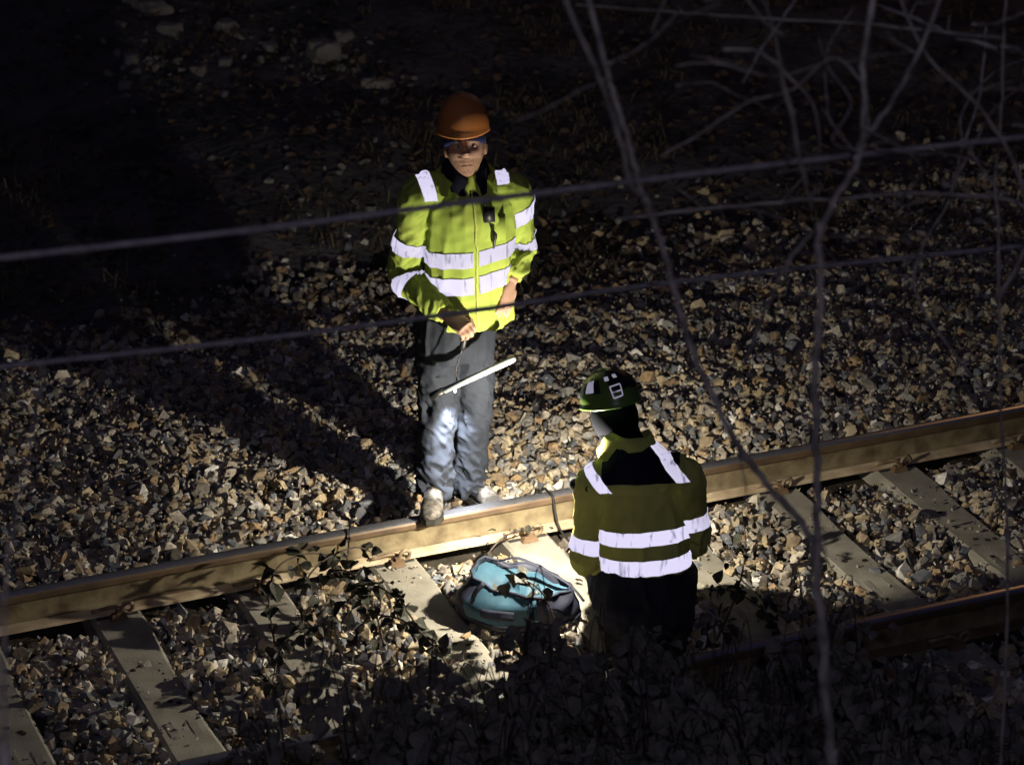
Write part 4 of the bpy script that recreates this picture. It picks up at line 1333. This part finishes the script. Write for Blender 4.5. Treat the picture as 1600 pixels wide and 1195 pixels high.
sapling("large blurred sapling right of the kneeling worker, its trunk forked and one stem leaning left", (1300, 1195), -4.6, [
    ("trunk", [(1300, 1195), (1288, 1050), (1276, 900), (1278, 780), (1272, 600), (1281, 480), (1281, 350)], 27, 19, -.1),
    ("branch", [(1280, 360), (1318, 292), (1344, 235), (1350, 150), (1350, 80), (1372, -30)], 17, 16, .15),
    ("branch", [(1338, 250), (1365, 200), (1402, 145), (1440, 70), (1480, -30)], 15, 12, .4),
    ("branch", [(1284, 345), (1230, 412), (1192, 495), (1160, 575)], 12, 6, .3),
    ("branch", [(1270, 330), (1252, 258), (1236, 175), (1216, 95)], 9, 13, -.2),
    ("branch", [(1348, 130), (1300, 90), (1240, 140), (1170, 160), (1100, 205), (1030, 246)], 6, 7, .5),
    ("branch", [(1345, 235), (1300, 220), (1330, 160), (1290, 90), (1335, 10)], 5, 4, .5),
    ("branch", [(1350, 200), (1440, 260), (1400, 330), (1450, 400)], 6, 3, .6),
    ("stem", [(1276, 905), (1262, 828), (1200, 758), (1150, 690), (1110, 610), (1075, 530), (1052, 450), (1030, 370), (1002, 295), (985, 235), (960, 150), (944, 90), (912, -30)], 20, 14, .1),
    ("stem", [(1004, 305), (985, 285), (966, 210), (940, 130), (912, 68), (870, -40)], 12, 12, -.2),
    ("branch", [(950, 100), (1010, 70), (1060, 20)], 7, 6, .3),
    ("branch", [(955, 120), (900, 145), (850, 172), (805, 190)], 6, 3, .2),
    ("branch", [(1110, 615), (1085, 700), (1100, 640)], 4, 2, .1),
    ("branch", [(1150, 690), (1165, 760), (1168, 830)], 6, 3, .1),
], [(1468, 128, .035), (1174, 385, .03)])
sapling("slender sapling at the upper right with long sideways branches", (1560, 1250), -3.9, [
    ("trunk", [(1560, 1250), (1575, 900), (1562, 600), (1560, 350), (1555, 300), (1562, 200), (1567, 100), (1572, -30)], 9, 7, 0),
    ("branch", [(1560, 470), (1610, 330), (1450, 303), (1280, 312), (1100, 326), (970, 342)], 12, 9, .2),
    ("branch", [(1566, 70), (1600, 84), (1500, 60), (1445, 36), (1380, 12)], 13, 10, .3),
    ("branch", [(1567, 60), (1400, 42), (1250, 32), (1100, 22), (900, 8)], 10, 4, .3),
    ("branch", [(1562, 640), (1440, 480), (1438, 395), (1480, 320), (1502, 240), (1530, 150), (1541, 40)], 6, 8, .4),
    ("branch", [(1560, 300), (1500, 200), (1545, 120), (1610, 90)], 5, 6, .4),
    ("branch", [(1562, 260), (1590, 230), (1640, 215)], 5, 4, .4),
    ("branch", [(1160, 130), (1200, 62), (1250, -10)], 7, 7, .1),
], [])
sapling("very blurred thin stem down the left edge of the photo", (8, 1195), -5.4, [
    ("stem", [(8, 1195), (6, 1000), (14, 860), (38, 735), (64, 610), (66, 570)], 11, 1.5, .1),
    ("branch", [(10, 960), (-10, 900), (-40, 800)], 6, 4, .1),
])

rr_ = random.Random(5)
tw = []
for k in range(20):
    u, v = rr_.uniform(1000, 1620), rr_.uniform(-20, 430)
    a = rr_.uniform(-2.6, -.5) if rr_.random() < .6 else rr_.uniform(-.3, .3)
    px = [(u, v)]
    for q in range(4):
        a += rr_.gauss(0, .25); l = rr_.uniform(30, 75)
        px.append((px[-1][0] + math.cos(a) * l, px[-1][1] + math.sin(a) * l))
    tw.append(("twig", px, rr_.uniform(5, 9), 3, rr_.uniform(-.4, .4)))
sapling("thin tangle of bare twigs at the upper right in front of the dark bank", (1640, 1250), -4.3,
        [("stem", [(1640, 1250), (1650, 800), (1630, 500), (1600, 300), (1540, 180), (1450, 90), (1400, -20)], 12, 8, .1)] + tw)

# ------------------------------------------------------------------ brambles on the near bank
leaf_shapes = [leaf_shape(1.0, .40, .16, s) for s in range(5)]
leaf_meshes = []
for V, F in leaf_shapes:
    me = mesh_from(V, F, False); me.materials.append(M_['leaf']); leaf_meshes.append(me)
def bramble(label, u, v, y, rx, ry, n_stems, n_leaf, seed, scale=1.0, leaf0=.062, runners=()):
    rr = random.Random(seed)
    top = at_y(u, v, y)
    g = gz(top.x, y)
    H = max(.15, top.z - g)
    root = empty("bramble_bush", (top.x, y, g))
    tag(root, label, "bramble", "brambles on the near bank")
    sites = []
    for s in range(n_stems):
        a = rr.uniform(0, 6.28); b = rr.uniform(.3, 1) ** .6
        ex, ey = math.cos(a) * rx * b, math.sin(a) * ry * b
        hh = H * (1.16 - .5 * b * b) * rr.uniform(.75, 1.08)
        p0 = Vector((rr.gauss(0, rx * .3), rr.gauss(0, ry * .3), -.08)); p1 = Vector((ex * .3, ey * .3, hh * .75)); p2 = Vector((ex * .7, ey * .7, hh)); p3 = Vector((ex, ey, hh * rr.uniform(.45, .9)))
        MB().tube([p0, p1, p2, p3], [.0030, .0026, .002, .001], 5, sub=4).build("stem", M_['stem'], root)
        for k in range(14):
            t = rr.uniform(.25, 1)
            q = p0 * (1-t)**3 + p1 * 3*t*(1-t)**2 + p2 * 3*t*t*(1-t) + p3 * t**3
            sites.append(q)
    for pts in runners:
        loc = [Vector(p) - Vector((top.x, y, g)) for p in pts]
        MB().tube(loc, [.0042] * (len(loc) - 1) + [.0015], 5, sub=4).build("stem", M_['stem'], root)
        for i in range(len(loc) - 1):
            for k in range(2):
                t = rr.random(); sites.append((loc[i] * (1-t) + loc[i+1] * t))
    extra = []
    for k in range(n_leaf):
        q = sites[k % len(sites)] + Vector((rr.gauss(0, .04), rr.gauss(0, .04), rr.gauss(0, .03)))
        m = Matrix.Rotation(rr.uniform(0, 6.28), 3, 'Z') @ Matrix.Rotation(rr.gauss(-.5, .55), 3, 'X') @ Matrix.Rotation(rr.gauss(0, .5), 3, 'Y')
        s = leaf0 * rr.uniform(.6, 1.35) * scale
        if k < 70:
            o = bpy.data.objects.new("leaf", leaf_meshes[rr.randrange(5)]); COL.objects.link(o); o.parent = root
            o.matrix_local = Matrix.Translation(q) @ m.to_4x4() @ Matrix.Scale(s, 4)
        else:
            extra.append((q, m, s))
    if extra:
        tag(batch_leaves(extra, leaf_shapes, M_['leaf'], "foliage", root), kind='stuff')
    return root
bush = [("dense dark bramble below the blue bag", 800, 950, -2.25, .34, .3, 20, 900, 1),
        ("dark bramble at the kneeling worker's knees", 960, 940, -2.3, .32, .3, 20, 900, 2),
        ("dark bramble between the kneeling worker and the straight trunk", 1120, 965, -2.45, .34, .3, 20, 900, 3),
        ("dark bramble round the foot of the straight trunk", 1275, 945, -2.6, .32, .3, 20, 900, 4),
        ("bramble under the near rail's dark side at lower right", 1420, 1010, -2.75, .30, .25, 20, 800, 5),
        ("bramble in the bottom right corner", 1580, 1115, -3.1, .34, .25, 22, 800, 6),
        ("thin leafy bramble over the second lit sleeper from the left", 560, 980, -2.2, .30, .25, 12, 230, 7),
        ("loose bramble at bottom centre left with large leaves against the stones", 660, 1000, -2.3, .30, .25, 16, 560, 8),
        ("bramble filling the bottom edge below the bag", 780, 1040, -2.8, .42, .3, 22, 900, 9),
        ("bramble filling the bottom edge below the kneeling worker", 1020, 1040, -2.9, .42, .3, 22, 900, 10),
        ("bramble at the bottom edge left of the trunk", 1200, 1060, -3.1, .36, .3, 22, 800, 11),
        ("low bramble at the bottom edge left of centre", 450, 1055, -2.4, .34, .25, 16, 460, 12),
        ("scanty bramble at the bottom left by the marked sleeper", 300, 1110, -2.5, .36, .25, 12, 240, 13),
        ("bramble at the bottom edge right of the trunk", 1400, 1080, -3.2, .36, .3, 22, 800, 14)]
for (lb, u, v, y, rx, ry, ns, nl, sd) in bush:
    bramble(lb, u, v, y, rx, ry, ns, nl, sd)
dark_leaf = []  # same leaf meshes, darkened in colour to read as unlit silhouettes
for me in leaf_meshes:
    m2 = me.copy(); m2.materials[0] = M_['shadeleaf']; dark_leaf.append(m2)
# runners that reach between the rails
def runner_bush(label, pts_px, seed, n_leaf, lift, size=.05):
    rr = random.Random(seed)
    base = at_z(*pts_px[0], -.02)
    root = empty("bramble_runner", base); tag(root, label, "bramble", "bramble runners creeping between the rails")
    loc = []
    for (u, v), h in zip(pts_px, lift):
        loc.append(at_z(u, v, h) - base)
    MB().tube(loc, [.004] * (len(loc) - 1) + [.0015], 5, sub=5).build("stem", M_['stem'], root)
    for k in range(n_leaf):
        i = rr.randrange(len(loc) - 1); t = rr.random()
        q = loc[i] * (1-t) + loc[i+1] * t + Vector((rr.gauss(0, .02), rr.gauss(0, .02), rr.uniform(0, .03)))
        d = rr.uniform(0, 6.28)
        m = Matrix.Rotation(d, 3, 'Z') @ Matrix.Rotation(rr.gauss(-.3, .6), 3, 'X') @ Matrix.Rotation(rr.gauss(0, .6), 3, 'Y')
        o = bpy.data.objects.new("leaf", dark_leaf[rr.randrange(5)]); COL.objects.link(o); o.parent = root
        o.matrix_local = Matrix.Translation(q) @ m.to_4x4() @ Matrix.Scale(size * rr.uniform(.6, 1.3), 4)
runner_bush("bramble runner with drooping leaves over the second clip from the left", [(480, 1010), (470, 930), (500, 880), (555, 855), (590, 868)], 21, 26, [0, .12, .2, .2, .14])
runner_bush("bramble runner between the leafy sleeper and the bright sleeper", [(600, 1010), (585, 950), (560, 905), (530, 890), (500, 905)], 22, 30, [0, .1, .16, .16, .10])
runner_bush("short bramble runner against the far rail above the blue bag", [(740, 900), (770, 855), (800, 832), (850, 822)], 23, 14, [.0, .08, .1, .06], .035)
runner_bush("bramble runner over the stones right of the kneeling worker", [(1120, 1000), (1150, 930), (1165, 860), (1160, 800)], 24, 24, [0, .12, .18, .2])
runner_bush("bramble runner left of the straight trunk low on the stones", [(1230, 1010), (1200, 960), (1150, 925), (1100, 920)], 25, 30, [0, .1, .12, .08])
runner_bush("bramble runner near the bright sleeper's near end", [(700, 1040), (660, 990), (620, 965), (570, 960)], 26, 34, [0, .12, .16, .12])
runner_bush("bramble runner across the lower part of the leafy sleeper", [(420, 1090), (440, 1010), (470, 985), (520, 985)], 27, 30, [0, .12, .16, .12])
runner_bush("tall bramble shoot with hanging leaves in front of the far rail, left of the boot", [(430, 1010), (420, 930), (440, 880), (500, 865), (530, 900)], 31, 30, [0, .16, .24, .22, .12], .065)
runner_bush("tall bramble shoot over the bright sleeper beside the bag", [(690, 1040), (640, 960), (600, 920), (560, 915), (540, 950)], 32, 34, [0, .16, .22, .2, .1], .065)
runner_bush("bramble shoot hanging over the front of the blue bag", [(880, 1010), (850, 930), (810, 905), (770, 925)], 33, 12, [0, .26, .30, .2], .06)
# fallen twigs and leaves among the stones
Vs = []; items = []
for _ in range(260):
    x = random.uniform(-.8, 5); y = random.uniform(-2.2, 2.6)
    z = float(bz(np.array([x]), np.array([y]))[0]) + .022
    items.append(((x, y, z), rnd_rot(.6), random.uniform(.02, .045)))
tag(batch_leaves(items, small_leaf, M_['dryleaf'], "fallen_leaves"), kind='stuff')
